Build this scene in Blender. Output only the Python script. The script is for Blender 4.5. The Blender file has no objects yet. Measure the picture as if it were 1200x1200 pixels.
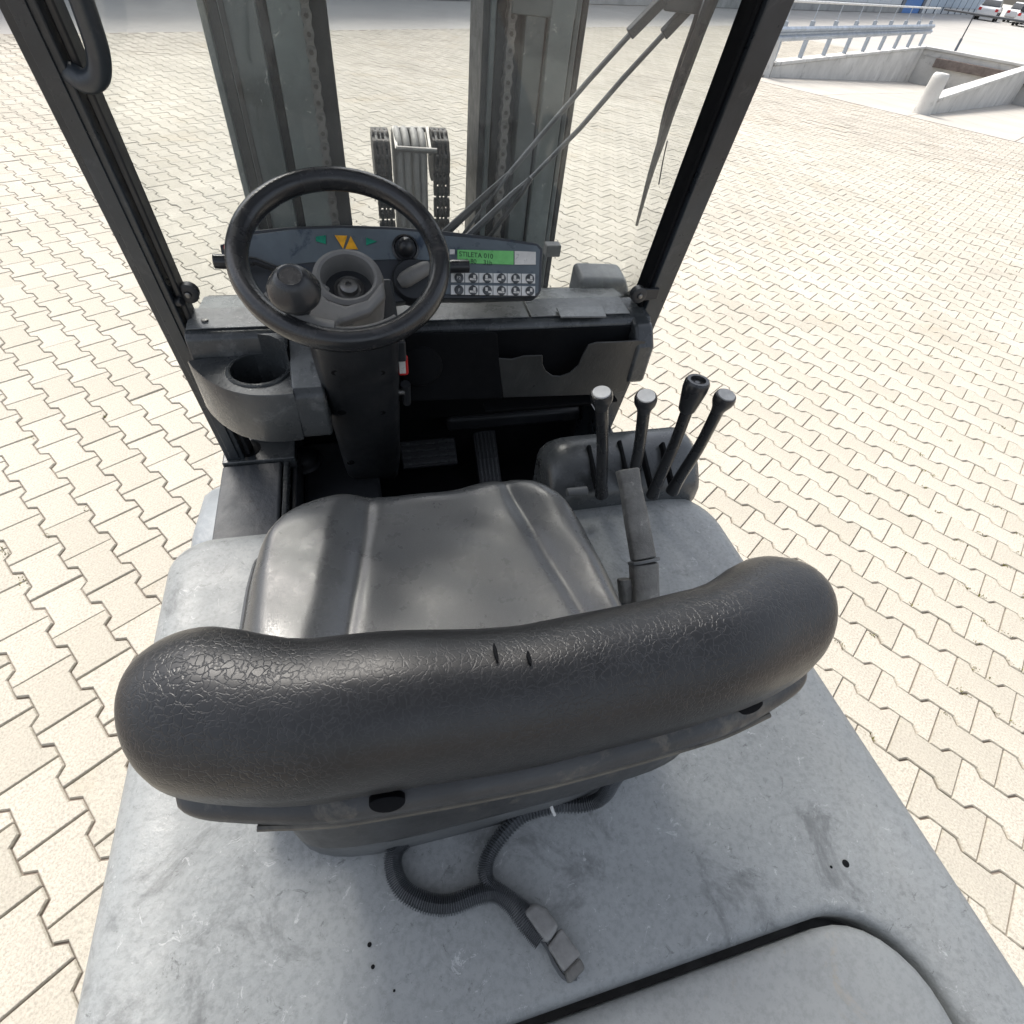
import bpy, math, random
import numpy as np
from mathutils import Vector, Matrix
random.seed(7); rng = np.random.default_rng(7)
S = bpy.context.scene; COL = S.collection
rad = math.radians
# ---------------------------------------------------------------- camera
F = 624.57; CH = 1.697                       # focal length in photo pixels (1200 px wide), camera height
RM = np.array([[0.965342, -0.243597, 0.093674], [-0.119505, -0.731658, -0.671115], [0.232019, 0.636661, -0.735412]])
cam = bpy.data.cameras.new('camera'); cam.sensor_width = 36; cam.lens = 36*F/1200
cam.clip_start = .02; cam.clip_end = 800
cob = bpy.data.objects.new('camera', cam); COL.objects.link(cob); S.camera = cob
cob.matrix_world = Matrix(((RM[0][0], -RM[1][0], -RM[2][0], 0), (RM[0][1], -RM[1][1], -RM[2][1], 0), (RM[0][2], -RM[1][2], -RM[2][2], CH), (0, 0, 0, 1)))
# ---------------------------------------------------------------- sky, sun, exposure
SUN = Vector((-.15, .52, .80)).normalized()
W = bpy.data.worlds.new('World'); S.world = W; W.use_nodes = True
wn, wl = W.node_tree.nodes, W.node_tree.links
sky = wn.new('ShaderNodeTexSky'); sky.sky_type = 'NISHITA'; sky.sun_disc = False
sky.sun_elevation = math.asin(SUN.z); sky.sun_rotation = math.atan2(SUN.x, SUN.y)
sky.air_density = 1.0; sky.dust_density = 4.0; sky.ozone_density = 1.0
hs = wn.new('ShaderNodeHueSaturation'); hs.inputs['Saturation'].default_value = .45
wl.new(sky.outputs[0], hs.inputs['Color']); wl.new(hs.outputs[0], wn['Background'].inputs[0])
wn['Background'].inputs[1].default_value = .13
sl = bpy.data.lights.new('sun', 'SUN'); sl.energy = 1.8; sl.angle = rad(20); sl.color = (1, .95, .87)
so = bpy.data.objects.new('sun', sl); COL.objects.link(so); so.rotation_euler = SUN.to_track_quat('Z', 'Y').to_euler(); so.location = SUN*60
vs = S.view_settings; vs.view_transform = 'Standard'; vs.look = 'None'; vs.exposure = 1.27; vs.gamma = 1; vs.use_curve_mapping = False
S.render.engine = 'CYCLES'
# ---------------------------------------------------------------- pixel -> place helpers
def ray(x, y): return RM.T @ np.array([(x-600)/F, (y-600)/F, 1.])
C0 = np.array([0, 0, CH])
def PZ(x, y, z): d = ray(x, y); return C0 + d*((z-CH)/d[2])
def PY(x, y, Y): d = ray(x, y); return C0 + d*(Y/d[1])
def PX(x, y, X): d = ray(x, y); return C0 + d*(X/d[0])
def PP(x, y, p, n): d = ray(x, y); n = np.array(n); return C0 + d*(np.dot(np.array(p)-C0, n)/np.dot(d, n))
def proj(P):
    c = (np.atleast_2d(P)-C0) @ RM.T
    return np.stack([600+F*c[:, 0]/c[:, 2], 600+F*c[:, 1]/c[:, 2], c[:, 2]], 1)
# ---------------------------------------------------------------- materials
MATS = {}
def mat(name, col, rough=.5, metal=0., var=.18, vscale=6, bump=0., bscale=80, fine=0., wear=None, wamt=.5, wscale=9, spec=.5, tint=None, rvar=.12, coat=0., chips=None, fscale=150):
    m = bpy.data.materials.new(name); m.use_nodes = True; n, l = m.node_tree.nodes, m.node_tree.links
    b = n['Principled BSDF']; tc = n.new('ShaderNodeTexCoord')
    def noise(sc, det=5, ro=.6, dist=0.):
        t = n.new('ShaderNodeTexNoise'); t.inputs['Scale'].default_value = sc; t.inputs['Detail'].default_value = det
        t.inputs['Roughness'].default_value = ro; t.inputs['Distortion'].default_value = dist
        l.new(tc.outputs['Object'], t.inputs['Vector']); return t
    def ramp(src, a, bb, lo, hi):
        r = n.new('ShaderNodeMapRange'); r.inputs[1].default_value = a; r.inputs[2].default_value = bb
        r.inputs[3].default_value = lo; r.inputs[4].default_value = hi; l.new(src, r.inputs[0]); return r.outputs[0]
    def mix(fac, a, bb, typ='MIX'):
        x = n.new('ShaderNodeMix'); x.data_type = 'RGBA'; x.blend_type = typ
        if hasattr(fac, 'links'): l.new(fac, x.inputs[0])
        else: x.inputs[0].default_value = fac
        for s, v in ((x.inputs[6], a), (x.inputs[7], bb)):
            if hasattr(v, 'links'): l.new(v, s)
            else: s.default_value = (*v, 1)
        return x.outputs[2]
    big = noise(vscale, 6, .62)
    lo = tuple(c*(1-var) for c in col); hi = tuple(min(1, c*(1+var)) for c in col)
    c = mix(ramp(big.outputs[0], .3, .7, 0, 1), lo, hi)
    if fine:
        fn = noise(fscale, 4, .75); c = mix(ramp(fn.outputs[0], .46, .62, 0, fine), c, tuple(x*.42 for x in col)); fn2 = noise(fscale*.45, 3, .6); c = mix(ramp(fn2.outputs[0], .55, .68, 0, fine*.6), c, tuple(min(1, x*1.35) for x in col))
    if tint:
        a = n.new('ShaderNodeAttribute') if tint == 'attr' else n.new('ShaderNodeObjectInfo')
        if tint == 'attr': a.attribute_name = 'tint'; src = a.outputs['Fac']
        else: src = a.outputs['Random']
        c = mix(ramp(src, 0, 1, 0, .34), c, (col[0]*.62, col[1]*.62, col[2]*.58))
    if wear:
        wnz = noise(wscale, 9, .72, .6); c = mix(ramp(wnz.outputs[0], .56, .66, 0, wamt), c, wear)
    if chips:
        cz = noise(wscale*4.5, 10, .8, 1.2); c = mix(ramp(cz.outputs[0], .60, .63, 0, .8), c, chips)
        sz = noise(wscale*3.1, 10, .82, 2.5); c = mix(ramp(sz.outputs[0], .59, .63, 0, .75), c, tuple(x*.35 for x in col))
    l.new(c, b.inputs['Base Color'])
    l.new(ramp(noise(vscale*3, 6).outputs[0], .3, .7, max(.03, rough-rvar), min(1, rough+rvar)), b.inputs['Roughness'])
    b.inputs['Metallic'].default_value = metal; b.inputs['Specular IOR Level'].default_value = spec
    if coat: b.inputs['Coat Weight'].default_value = coat
    if bump:
        bp = n.new('ShaderNodeBump'); bp.inputs['Strength'].default_value = bump; bp.inputs['Distance'].default_value = .004
        l.new(noise(bscale, 6, .65).outputs[0], bp.inputs['Height']); l.new(bp.outputs[0], b.inputs['Normal'])
    MATS[name] = m; return m
def leather(name, col, rough, scale, strength, dist=.0015, spec=.5, var=.25, wamt=.4):
    m = mat(name, col, rough, var=var, vscale=9, rvar=.05, wear=tuple(x*2.2 for x in col), wamt=wamt, wscale=14, spec=spec); n, l = m.node_tree.nodes, m.node_tree.links
    tc = n.new('ShaderNodeTexCoord'); nz = n.new('ShaderNodeTexNoise'); nz.inputs['Scale'].default_value = scale*.6
    l.new(tc.outputs['Object'], nz.inputs['Vector'])
    add = n.new('ShaderNodeVectorMath'); add.operation = 'MULTIPLY_ADD'; add.inputs[1].default_value = (.012,)*3
    l.new(nz.outputs['Color'], add.inputs[0]); l.new(tc.outputs['Object'], add.inputs[2])
    v = n.new('ShaderNodeTexVoronoi'); v.feature = 'DISTANCE_TO_EDGE'; v.inputs['Scale'].default_value = scale
    l.new(add.outputs[0], v.inputs['Vector'])
    mr = n.new('ShaderNodeMapRange'); mr.inputs[1].default_value = 0; mr.inputs[2].default_value = .10; l.new(v.outputs['Distance'], mr.inputs[0])
    bs = n['Principled BSDF'].inputs['Base Color']; src = bs.links[0].from_socket; cm_ = n.new('ShaderNodeMix'); cm_.data_type = 'RGBA'; l.new(mr.outputs[0], cm_.inputs[0]); cm_.inputs[6].default_value = (*(x*1.5 for x in col), 1); l.new(src, cm_.inputs[7]); l.new(cm_.outputs[2], bs)
    n2 = n.new('ShaderNodeTexNoise'); n2.inputs['Scale'].default_value = 11; l.new(tc.outputs['Object'], n2.inputs['Vector'])
    st = n.new('ShaderNodeMapRange'); st.inputs[1].default_value = .38; st.inputs[2].default_value = .62; st.inputs[3].default_value = strength*.35; st.inputs[4].default_value = strength; l.new(n2.outputs[0], st.inputs[0])
    bp = n.new('ShaderNodeBump'); bp.inputs['Distance'].default_value = dist; l.new(st.outputs[0], bp.inputs['Strength']); l.new(mr.outputs[0], bp.inputs['Height'])
    l.new(bp.outputs[0], n['Principled BSDF'].inputs['Normal']); return m
mat('hood_paint', (.245, .258, .258), .50, var=.10, vscale=4.5, bump=.5, bscale=30, fine=.3, wear=(.105, .11, .112), wamt=.7, wscale=10, chips=(.40, .41, .41))
mat('panel_paint', (.238, .25, .25), .50, var=.12, vscale=5, bump=.3, bscale=40, fine=.25, wear=(.30, .22, .12), wamt=.4, wscale=8)
mat('fender_paint', (.21, .23, .245), .45, var=.2, vscale=8, bump=.25, bscale=60, wear=(.5, .5, .5), wamt=.3)
mat('black_plastic', (.020, .022, .025), .42, var=.3, bump=.12, bscale=220, wear=(.045, .045, .045), wamt=.5)
mat('black_matte', (.006, .0065, .0075), .85, var=.3, bump=.1, bscale=120, spec=.12)
mat('pocket_plastic', (.038, .039, .038), .36, var=.3, vscale=7, bump=.12, bscale=160, wear=(.07, .07, .066), wamt=.5, wscale=9)
mat('lever_box', (.062, .067, .069), .27, var=.3, vscale=7, bump=.14, bscale=160, wear=(.11, .115, .115), wamt=.4, wscale=11)
mat('worn_sheen_shelf', (.16, .166, .165), .30, var=.35, vscale=9, bump=.15, bscale=120, wear=(.06, .065, .066), wamt=.9, wscale=17, chips=(.4, .4, .39))  # worn, chipped grey paint, kept pale to hold the sky's sheen in its colour
mat('cowl_plastic', (.046, .050, .052), .27, var=.3, vscale=7, bump=.14, bscale=160, wear=(.16, .165, .165), wamt=.55, wscale=11)
mat('console_plastic', (.030, .034, .040), .40, var=.3, bump=.1, bscale=150, wear=(.010, .022, .042), wamt=.9, wscale=16)
mat('panel_film', (.10, .122, .138), .36, var=.25, vscale=10, bump=.08, bscale=120, wear=(.012, .026, .05), wamt=1, wscale=13)
mat('wheel_rim', (.018, .019, .021), .23, var=.25, bump=.1, bscale=200, wear=(.09, .085, .08), wamt=.35, wscale=26)
mat('hub_grey', (.16, .156, .148), .52, var=.2, vscale=14, bump=.1, bscale=180, wear=(.07, .07, .07), wamt=.5, wscale=18)
mat('pillar_paint', (.027, .033, .040), .34, var=.35, vscale=7, bump=.1, bscale=120, wear=(.09, .095, .10), wamt=.5, wscale=12)
mat('mast_paint', (.072, .087, .087), .40, var=.35, vscale=6, bump=.2, bscale=50, wear=(.035, .042, .042), wamt=.75, wscale=9, chips=(.3, .31, .3))
mat('mast_light', (.125, .145, .142), .38, var=.3, vscale=6, bump=.15, bscale=50, wear=(.075, .088, .088), wamt=.7, wscale=9, chips=(.36, .36, .34))
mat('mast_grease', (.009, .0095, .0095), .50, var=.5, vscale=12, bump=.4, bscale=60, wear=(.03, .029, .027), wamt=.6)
mat('chain_steel', (.13, .126, .118), .45, .3, var=.4, vscale=40, bump=.2, bscale=200, wear=(.09, .065, .045), wamt=.6, wscale=60)
mat('chain_rusty', (.050, .043, .037), .5, .3, var=.5, vscale=40, bump=.3, bscale=200, wear=(.12, .085, .06), wamt=.6, wscale=60)
mat('hose_rubber', (.27, .265, .25), .6, var=.25, vscale=20, bump=.15, bscale=140, wear=(.08, .08, .08), wamt=.5, wscale=20)
mat('steel', (.20, .195, .185), .4, .8, var=.3, vscale=30)
mat('worn_lever', (.13, .128, .12), .6, var=.4, vscale=24, bump=.6, bscale=120, wear=(.32, .31, .29), wamt=.7, wscale=40)
mat('lever_black', (.020, .021, .023), .28, var=.25, bump=.06, bscale=180)
mat('lever_cap', (.62, .61, .58), .45, var=.15, vscale=30)
mat('lever_cap_grey', (.33, .33, .32), .4, var=.3, vscale=40)
mat('conduit', (.060, .066, .072), .40, var=.35, vscale=14, wear=(.2, .2, .2), wamt=.4, wscale=30)
mat('connector', (.19, .19, .185), .6, var=.35, vscale=30, bump=.3, bscale=120, wear=(.34, .33, .30), wamt=.6, wscale=24)
mat('shell_plastic', (.036, .038, .040), .44, var=.35, vscale=9, bump=.15, bscale=160, wear=(.17, .155, .125), wamt=.55, wscale=16)
mat('shell_rim', (.09, .083, .068), .5, var=.5, vscale=14, wear=(.03, .03, .03), wamt=.8, wscale=12)
mat('base_grey', (.105, .11, .112), .5, var=.25, vscale=8, bump=.15, bscale=90, wear=(.05, .05, .05), wamt=.5)
mat('step_panel', (.06, .064, .069), .62, var=.3, vscale=10, bump=.7, bscale=70, wear=(.045, .04, .04), wamt=.8, wscale=12)
mat('tyre', (.02, .02, .02), .8, var=.3)
mat('red', (.5, .02, .02), .4); mat('amber', (.75, .36, .01), .35, var=.3, vscale=60); mat('green_lens', (.0, .20, .12), .35, var=.3, vscale=60)
mat('white_sticker', (.62, .60, .56), .5, var=.15, vscale=40, wear=(.15, .14, .13), wamt=.7, wscale=60)
mat('key_face', (.72, .71, .68), .45, var=.12, vscale=60); mat('key_dark', (.055, .06, .064), .45, var=.3, vscale=60)
mat('brass', (.45, .30, .16), .35, .7, var=.2, vscale=60); mat('ink', (.015, .02, .02), .6)
mat('lamp_housing', (.15, .155, .153), .4, var=.35, vscale=16, bump=.2, bscale=90, wear=(.55, .53, .5), wamt=.6, wscale=20)
mat('concrete', (.52, .51, .485), .8, var=.2, vscale=1.3, bump=.3, bscale=14, wear=(.20, .19, .175), wamt=.6, wscale=2.2)
mat('slab_concrete', (.385, .362, .322), .82, var=.14, vscale=.6, bump=.2, bscale=9, fine=.12, wear=(.40, .31, .22), wamt=.5, wscale=.9)
mat('galvanised', (.36, .40, .45), .42, .5, var=.2, vscale=4); mat('grey_rail', (.075, .08, .088), .5, .3, var=.2)
mat('white_rail', (.60, .60, .58), .5, var=.15); mat('bumper', (.16, .13, .115), .8, var=.4, vscale=5)
mat('facade', (.52, .55, .57), .6, var=.08, vscale=.5); mat('facade_blue', (.36, .44, .52), .5, var=.08, vscale=.5)
mat('plinth', (.30, .30, .29), .8, var=.25, vscale=1.2); mat('door_blue', (.03, .16, .45), .45, var=.1); mat('frame_dark', (.10, .12, .15), .5)
mat('car_white', (.70, .70, .70), .25, var=.03, coat=.5); mat('car_dark', (.03, .035, .04), .2); mat('car_tyre', (.02, .02, .02), .8); mat('hub_cap', (.35, .35, .36), .35, .6)
mat('joint_sand', (.21, .175, .145), .95, var=.35, vscale=5, bump=.4, bscale=200)
mat('yard_ground', (.36, .345, .32), .9, var=.1, vscale=.25, bump=.15, bscale=6)
PAVE = (.425, .395, .337)
mat('paver_a', PAVE, .88, var=.10, vscale=3.0, bump=.7, bscale=110, fine=.5, tint='obj', wear=(.30, .25, .17), wamt=.28, wscale=4)
mat('paver_b', PAVE, .88, var=.13, vscale=.9, bump=.7, bscale=110, fine=.5, tint='attr', wear=(.33, .27, .18), wamt=.28, wscale=1.4)
leather('seat_vinyl', (.058, .060, .060), .29, 330, .20, .0006, .8, .05, .06)
leather('back_vinyl', (.013, .0135, .0145), .35, 185, .34, .0008, .5)
m = mat('lcd', (.11, .27, .10), .35, var=.3, vscale=30); m.node_tree.nodes['Principled BSDF'].inputs['Emission Color'].default_value = (.1, .5, .12, 1); m.node_tree.nodes['Principled BSDF'].inputs['Emission Strength'].default_value = .08
g = bpy.data.materials.new('glass_pane'); g.use_nodes = True; MATS['glass_pane'] = g
gn, gl = g.node_tree.nodes, g.node_tree.links; gn.remove(gn['Principled BSDF'])
tr = gn.new('ShaderNodeBsdfTransparent'); tr.inputs[0].default_value = (.955, .97, .965, 1)
gs = gn.new('ShaderNodeBsdfGlossy'); gs.inputs['Roughness'].default_value = .03
df = gn.new('ShaderNodeBsdfDiffuse'); df.inputs[0].default_value = (.6, .6, .58, 1)
fr = gn.new('ShaderNodeFresnel'); fr.inputs[0].default_value = 1.45
m1 = gn.new('ShaderNodeMixShader'); gl.new(fr.outputs[0], m1.inputs[0]); gl.new(tr.outputs[0], m1.inputs[1]); gl.new(gs.outputs[0], m1.inputs[2])
m2 = gn.new('ShaderNodeMixShader'); gl.new(m1.outputs[0], m2.inputs[1]); gl.new(df.outputs[0], m2.inputs[2])
gt = gn.new('ShaderNodeTexCoord'); gz = gn.new('ShaderNodeTexNoise'); gz.inputs['Scale'].default_value = 5; gz.inputs['Detail'].default_value = 8; gl.new(gt.outputs['Object'], gz.inputs['Vector'])
gm = gn.new('ShaderNodeMapRange'); gm.inputs[1].default_value = .35; gm.inputs[2].default_value = .75; gm.inputs[3].default_value = .015; gm.inputs[4].default_value = .09; gl.new(gz.outputs[0], gm.inputs[0]); gl.new(gm.outputs[0], m2.inputs[0])
gl.new(m2.outputs[0], gn['Material Output'].inputs[0])
# ---------------------------------------------------------------- mesh builder
WPOS = {}
def vunit(v): v = np.array(v, float); return v/np.linalg.norm(v)
def frame(ax):
    ax = vunit(ax); h = np.array([0, 0, 1.]) if abs(ax[2]) < .9 else np.array([0, 1., 0]); u = vunit(np.cross(h, ax)); return u, np.cross(ax, u), ax
class MB:
    def __init__(s): s.v = []; s.f = []; s.m = []
    def add(s, vs, fs, mi=0):
        o = len(s.v); s.v += [tuple(map(float, p)) for p in vs]; s.f += [tuple(i+o for i in q) for q in fs]; s.m += [mi]*len(fs); return s
    def box(s, lo, hi, mi=0):
        x0, y0, z0 = lo; x1, y1, z1 = hi
        return s.hexa([(x0, y0, z0), (x1, y0, z0), (x1, y1, z0), (x0, y1, z0)], [(x0, y0, z1), (x1, y0, z1), (x1, y1, z1), (x0, y1, z1)], mi)
    def hexa(s, b, t, mi=0): return s.prism(b, t, mi)
    def prism(s, b, t, mi=0):
        n = len(b); fs = [tuple(range(n))[::-1], tuple(range(n, 2*n))] + [(i, (i+1) % n, n+(i+1) % n, n+i) for i in range(n)]
        return s.add(list(b)+list(t), fs, mi)
    def plate(s, poly, off, mi=0): poly = [np.array(p) for p in poly]; return s.prism([p+np.array(off) for p in poly], poly, mi)
    def obox(s, c, ax, ay, az, mi=0):      # oriented box, half-extent vectors
        c, ax, ay, az = map(np.array, (c, ax, ay, az)); b = [c-ax-ay-az, c+ax-ay-az, c+ax+ay-az, c-ax+ay-az]
        return s.prism(b, [p+2*az for p in b], mi)
    def loft(s, rings, caps=True, mi=0, loop=False):
        n = len(rings[0]); R = len(rings); vs = [p for r in rings for p in r]; fs = []
        for i in range(R if loop else R-1):
            a, b = i*n, ((i+1) % R)*n
            fs += [(a+j, a+(j+1) % n, b+(j+1) % n, b+j) for j in range(n)]
        if caps and not loop: fs += [tuple(range(n))[::-1], tuple(range((R-1)*n, R*n))]
        return s.add(vs, fs, mi)
    def cyl(s, p0, p1, r0, r1=None, seg=16, mi=0):
        r1 = r0 if r1 is None else r1; p0, p1 = np.array(p0, float), np.array(p1, float); u, w, a = frame(p1-p0)
        return s.loft([[p+r*(u*math.cos(t)+w*math.sin(t)) for t in np.linspace(0, 2*math.pi, seg, endpoint=False)] for p, r in ((p0, r0), (p1, r1))], True, mi)
    def lathe(s, c, ax, prof, seg=24, mi=0, caps=True):   # prof: (radius, height)
        u, w, a = frame(ax); c = np.array(c, float)
        return s.loft([[c+a*h+max(r, 1e-4)*(u*math.cos(t)+w*math.sin(t)) for t in np.linspace(0, 2*math.pi, seg, endpoint=False)] for r, h in prof], caps, mi)
    def tube(s, path, r, seg=10, mi=0, rib=0, caps=True, squash=None):
        P = np.array(path, float); n = len(P); rings = []; T = np.gradient(P, axis=0); u = None
        for i in range(n):
            t = vunit(T[i])
            if u is None: u, w, _ = frame(t)
            else: u = vunit(u-t*np.dot(u, t)); w = np.cross(t, u)
            rr = (r[i] if hasattr(r, '__len__') else r)*(1+(rib if (i//2) % 2 else 0))
            rings.append([P[i]+rr*(u*math.cos(q)+w*math.sin(q)) for q in np.linspace(0, 2*math.pi, seg, endpoint=False)])
        return s.loft(rings, caps, mi)
    def build(s, name, mats, parent=None, bevel=0, seg=2, smooth=True, sub=0, angle=38):
        return mkobj(name, np.array(s.v), s.f, mats, parent, s.m, bevel, seg, smooth, sub, angle)
def mkobj(name, V, faces, mats, parent=None, mi=None, bevel=0, seg=2, smooth=True, sub=0, angle=38):
    c = (V.min(0)+V.max(0))/2; me = bpy.data.meshes.new(name)
    me.from_pydata((V-c).tolist(), [], faces)
    for k in ([mats] if isinstance(mats, str) else mats): me.materials.append(MATS[k])
    if mi is not None and any(mi): me.polygons.foreach_set('material_index', mi)
    if smooth:
        me.polygons.foreach_set('use_smooth', [True]*len(me.polygons))
        if not sub: me.set_sharp_from_angle(angle=rad(angle))
    me.update(); o = bpy.data.objects.new(name, me); COL.objects.link(o); place(o, c, parent)
    if sub: q = o.modifiers.new('sub', 'SUBSURF'); q.levels = sub; q.render_levels = sub
    if bevel: q = o.modifiers.new('bevel', 'BEVEL'); q.width = bevel; q.segments = seg; q.limit_method = 'ANGLE'; q.angle_limit = rad(40); q.harden_normals = smooth
    return o
def place(o, c, parent):
    c = np.array(c, float); WPOS[o.name] = c
    if parent is not None: o.parent = parent; o.location = c-WPOS[parent.name]
    else: o.location = c
def thing(name, loc, label, cat, group=None):
    o = bpy.data.objects.new(name, None); COL.objects.link(o); place(o, loc, None); o.empty_display_size = .2
    tag(o, label, cat, group); return o
def tag(o, label, cat, group=None):
    o['label'] = label; o['category'] = cat
    if group: o['group'] = group
def struct(o): o['kind'] = 'structure'; return o
def spline(pts, n):
    P = np.array(pts, float); P = np.vstack([2*P[0]-P[1], P, 2*P[-1]-P[-2]]); out = []
    m = len(P)-3
    for t in np.linspace(0, m-1e-6, n):
        i = int(t); u = t-i; p0, p1, p2, p3 = P[i:i+4]
        out.append(.5*(2*p1+(p2-p0)*u+(2*p0-5*p1+4*p2-p3)*u*u+(3*p1-p0-3*p2+p3)*u**3))
    return np.array(out)
def text(name, s, size, origin, ux, uy, matn, parent, off=.0012):
    cu = bpy.data.curves.new('t', 'FONT'); cu.body = s; cu.size = size; cu.extrude = .0002; t = bpy.data.objects.new('t', cu); COL.objects.link(t)
    bpy.context.view_layer.update(); me = bpy.data.meshes.new_from_object(t.evaluated_get(bpy.context.evaluated_depsgraph_get()))
    bpy.data.objects.remove(t); bpy.data.curves.remove(cu)
    V = np.zeros(len(me.vertices)*3); me.vertices.foreach_get('co', V); V = V.reshape(-1, 3)
    ux, uy = vunit(ux), vunit(uy); nz = np.cross(ux, uy)
    V = np.array(origin)+V[:, :1]*ux+V[:, 1:2]*uy+(V[:, 2:]+off)*nz
    return mkobj(name, V, [tuple(p.vertices) for p in me.polygons], matn, parent, smooth=False)
# ================================================================ SETTING: yard frame (courses / ramp edge direction)
E1 = np.array([.547, -.837]); E2 = np.array([.837, .547])
def G(e1, e2, z=0.): p = E1*e1+E2*e2; return np.array([p[0], p[1], z])
RA, RB, R0, R1 = -6.15, .95, 14.4, 29.3       # loading ramp pit: e1 range, e2 range
def ring_sheet(name, z, a0, a1, b0, b1, matn):
    b = MB()
    for (x0, x1, y0, y1) in ((a0, a1, b0, R0), (a0, a1, R1, b1), (a0, RA, R0, min(R1, b1)), (RB, a1, R0, min(R1, b1))):
        if y1 <= y0: continue
        b.add([G(x0, y0, z), G(x1, y0, z), G(x1, y1, z), G(x0, y1, z)], [(0, 1, 2, 3)])
    return struct(b.build(name, matn, smooth=False))
ring_sheet('ground', -.030, -300, 300, -300, 300, 'yard_ground')
pavement = ring_sheet('pavement', -.011, -12.2, 16, -9, 26, 'joint_sand')
# pavers: double-T blocks, 200 mm long, course pitch 139 mm, half-lapped courses
A, P = .2, .13874
def bone(inset):
    L = [(0, -.595), (.19, -.595), (.29, -.41), (.71, -.41), (.81, -.595), (1, -.595)]
    pts = [((k-.5)*A, c*P) for k, c in L]+[((.5-k)*A, -c*P) for k, c in L]
    out = []; n = len(pts); Q = np.array(pts)
    for i in range(n):
        a, b, c = Q[i-1], Q[i], Q[(i+1) % n]
        n1 = np.array([-(b-a)[1], (b-a)[0]]); n1 /= np.linalg.norm(n1); n2 = np.array([-(c-b)[1], (c-b)[0]]); n2 /= np.linalg.norm(n2)
        m_ = n1+n2; out.append(b+inset*m_/(1+np.dot(n1, n2)))
    return np.array(out)
o1, o0 = bone(.0046), bone(.0017)
K0, J0 = .10, .58                           # lattice phase read off the photograph
jj = np.arange(-90, 190)
cen = []
for j in jj:
    for k in range(-80, 75): cen.append((k+.5+K0+.5*(j % 2), j+J0))
cen = np.array(cen); cen = np.stack([cen[:, 0]*A, cen[:, 1]*P], 1)
XY = cen[:, :1]*E1+cen[:, 1:]*E2
pr = proj(np.c_[XY, np.zeros(len(XY))])
dist = np.hypot(XY[:, 0], XY[:, 1])
vis = (pr[:, 2] > .2) & (pr[:, 0] > -420) & (pr[:, 0] < 1620) & (pr[:, 1] > -60) & (pr[:, 1] < 1750)
keep = (vis | ((dist < 2.6))) & (dist < 31) & (cen[:, 0] > -12.1) & (cen[:, 1] < 25.9)
inpit = (cen[:, 0] > RA-.22) & (cen[:, 0] < RB+.22) & (cen[:, 1] > R0-.06) & (cen[:, 1] < R1+.4)
keep &= ~inpit
cen, XY, pr, dist = cen[keep], XY[keep], pr[keep], dist[keep]
SIL = [(0, 0), (235, 0), (290, 265), (250, 290), (205, 330), (255, 545), (240, 628), (180, 700), (130, 800), (130, 880), (60, 1200), (1200, 1200), (1200, 1120), (985, 800), (880, 650), (850, 590), (870, 455), (720, 520), (945, 0), (690, 0), (640, 270), (600, 330), (400, 270), (240, 0), (100, 0), (225, 420), (240, 510), (12, 0)]
SIL = [(12, 0), (105, 0), (215, 330), (250, 280), (290, 230), (235, 0), (400, 0), (420, 210), (440, 150), (530, 150), (545, 260), (565, 200), (575, 0), (698, 0), (640, 290), (760, 340), (860, 0), (945, 0), (725, 510), (810, 440), (870, 455), (830, 590), (880, 650), (990, 760), (985, 800), (1200, 1130), (1200, 1200), (70, 1200), (130, 880), (130, 800), (180, 700), (240, 628), (250, 545)]
def inside(pt, poly):
    x, y = pt; r = False; n = len(poly)
    for i in range(n):
        (x1, y1), (x2, y2) = poly[i], poly[i-1]
        if (y1 > y) != (y2 > y) and x < (x2-x1)*(y-y1)/(y2-y1)+x1: r = not r
    return r
inframe = (pr[:, 2] > .2) & (pr[:, 0] > -15) & (pr[:, 0] < 1215) & (pr[:, 1] > -10) & (pr[:, 1] < 1215)
area = np.where(inframe, 1/np.maximum(pr[:, 2], .2)**3, 0)
order = np.argsort(-area); chosen = []
for i in order:
    if len(chosen) >= 298 or area[i] == 0: break
    if not inside(pr[i, :2], SIL): chosen.append(i)
chosen = set(chosen)
def paver_mesh():
    n = len(o0); V = np.vstack([np.c_[o1, np.zeros(n)], np.c_[o0, np.full(n, -.0045)], np.c_[o0, np.full(n, -.05)]])
    fs = [tuple(range(n))[::1]]
    for r in range(2): fs += [(r*n+i, (r+1)*n+i, (r+1)*n+(i+1) % n, r*n+(i+1) % n) for i in range(n)]
    return V, fs
PV, PF_ = paver_mesh()
me = bpy.data.meshes.new('paver'); me.from_pydata(PV.tolist(), [], PF_); me.materials.append(MATS['paver_a']); me.update()
ang = math.atan2(E1[1], E1[0]); BAS = np.array([[E1[0], E1[1], 0], [E2[0], E2[1], 0], [0, 0, 1]])
PWP = WPOS[pavement.name]
FV = []; FF = []; FT = []; off = 0; n12 = len(o0)
for i in range(len(cen)):
    tx, ty, dz = rng.normal(0, .0055), rng.normal(0, .0055), rng.normal(-.001, .0012)
    if i in chosen:
        o = bpy.data.objects.new('paver', me); COL.objects.link(o); o.parent = pavement
        o.location = np.array([XY[i, 0], XY[i, 1], dz])-PWP; o.rotation_euler = (tx, ty, ang)
    else:
        lv = 3 if dist[i] < 5 else (2 if dist[i] < 11 else 1)
        V = PV[:n12*lv].copy(); V[:, 2] += dz+V[:, 0]*tx*.8+V[:, 1]*ty*.8
        FV.append(V @ BAS+np.array([XY[i, 0], XY[i, 1], 0])); fc = PF_[:1+n12*(lv-1)]
        FF += [tuple(a+off for a in q) for q in fc]; FT += [rng.random()**1.6]*len(fc); off += n12*lv
o = mkobj('pavers', np.vstack(FV), FF, 'paver_b', pavement, smooth=False); o['kind'] = 'stuff'
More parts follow.
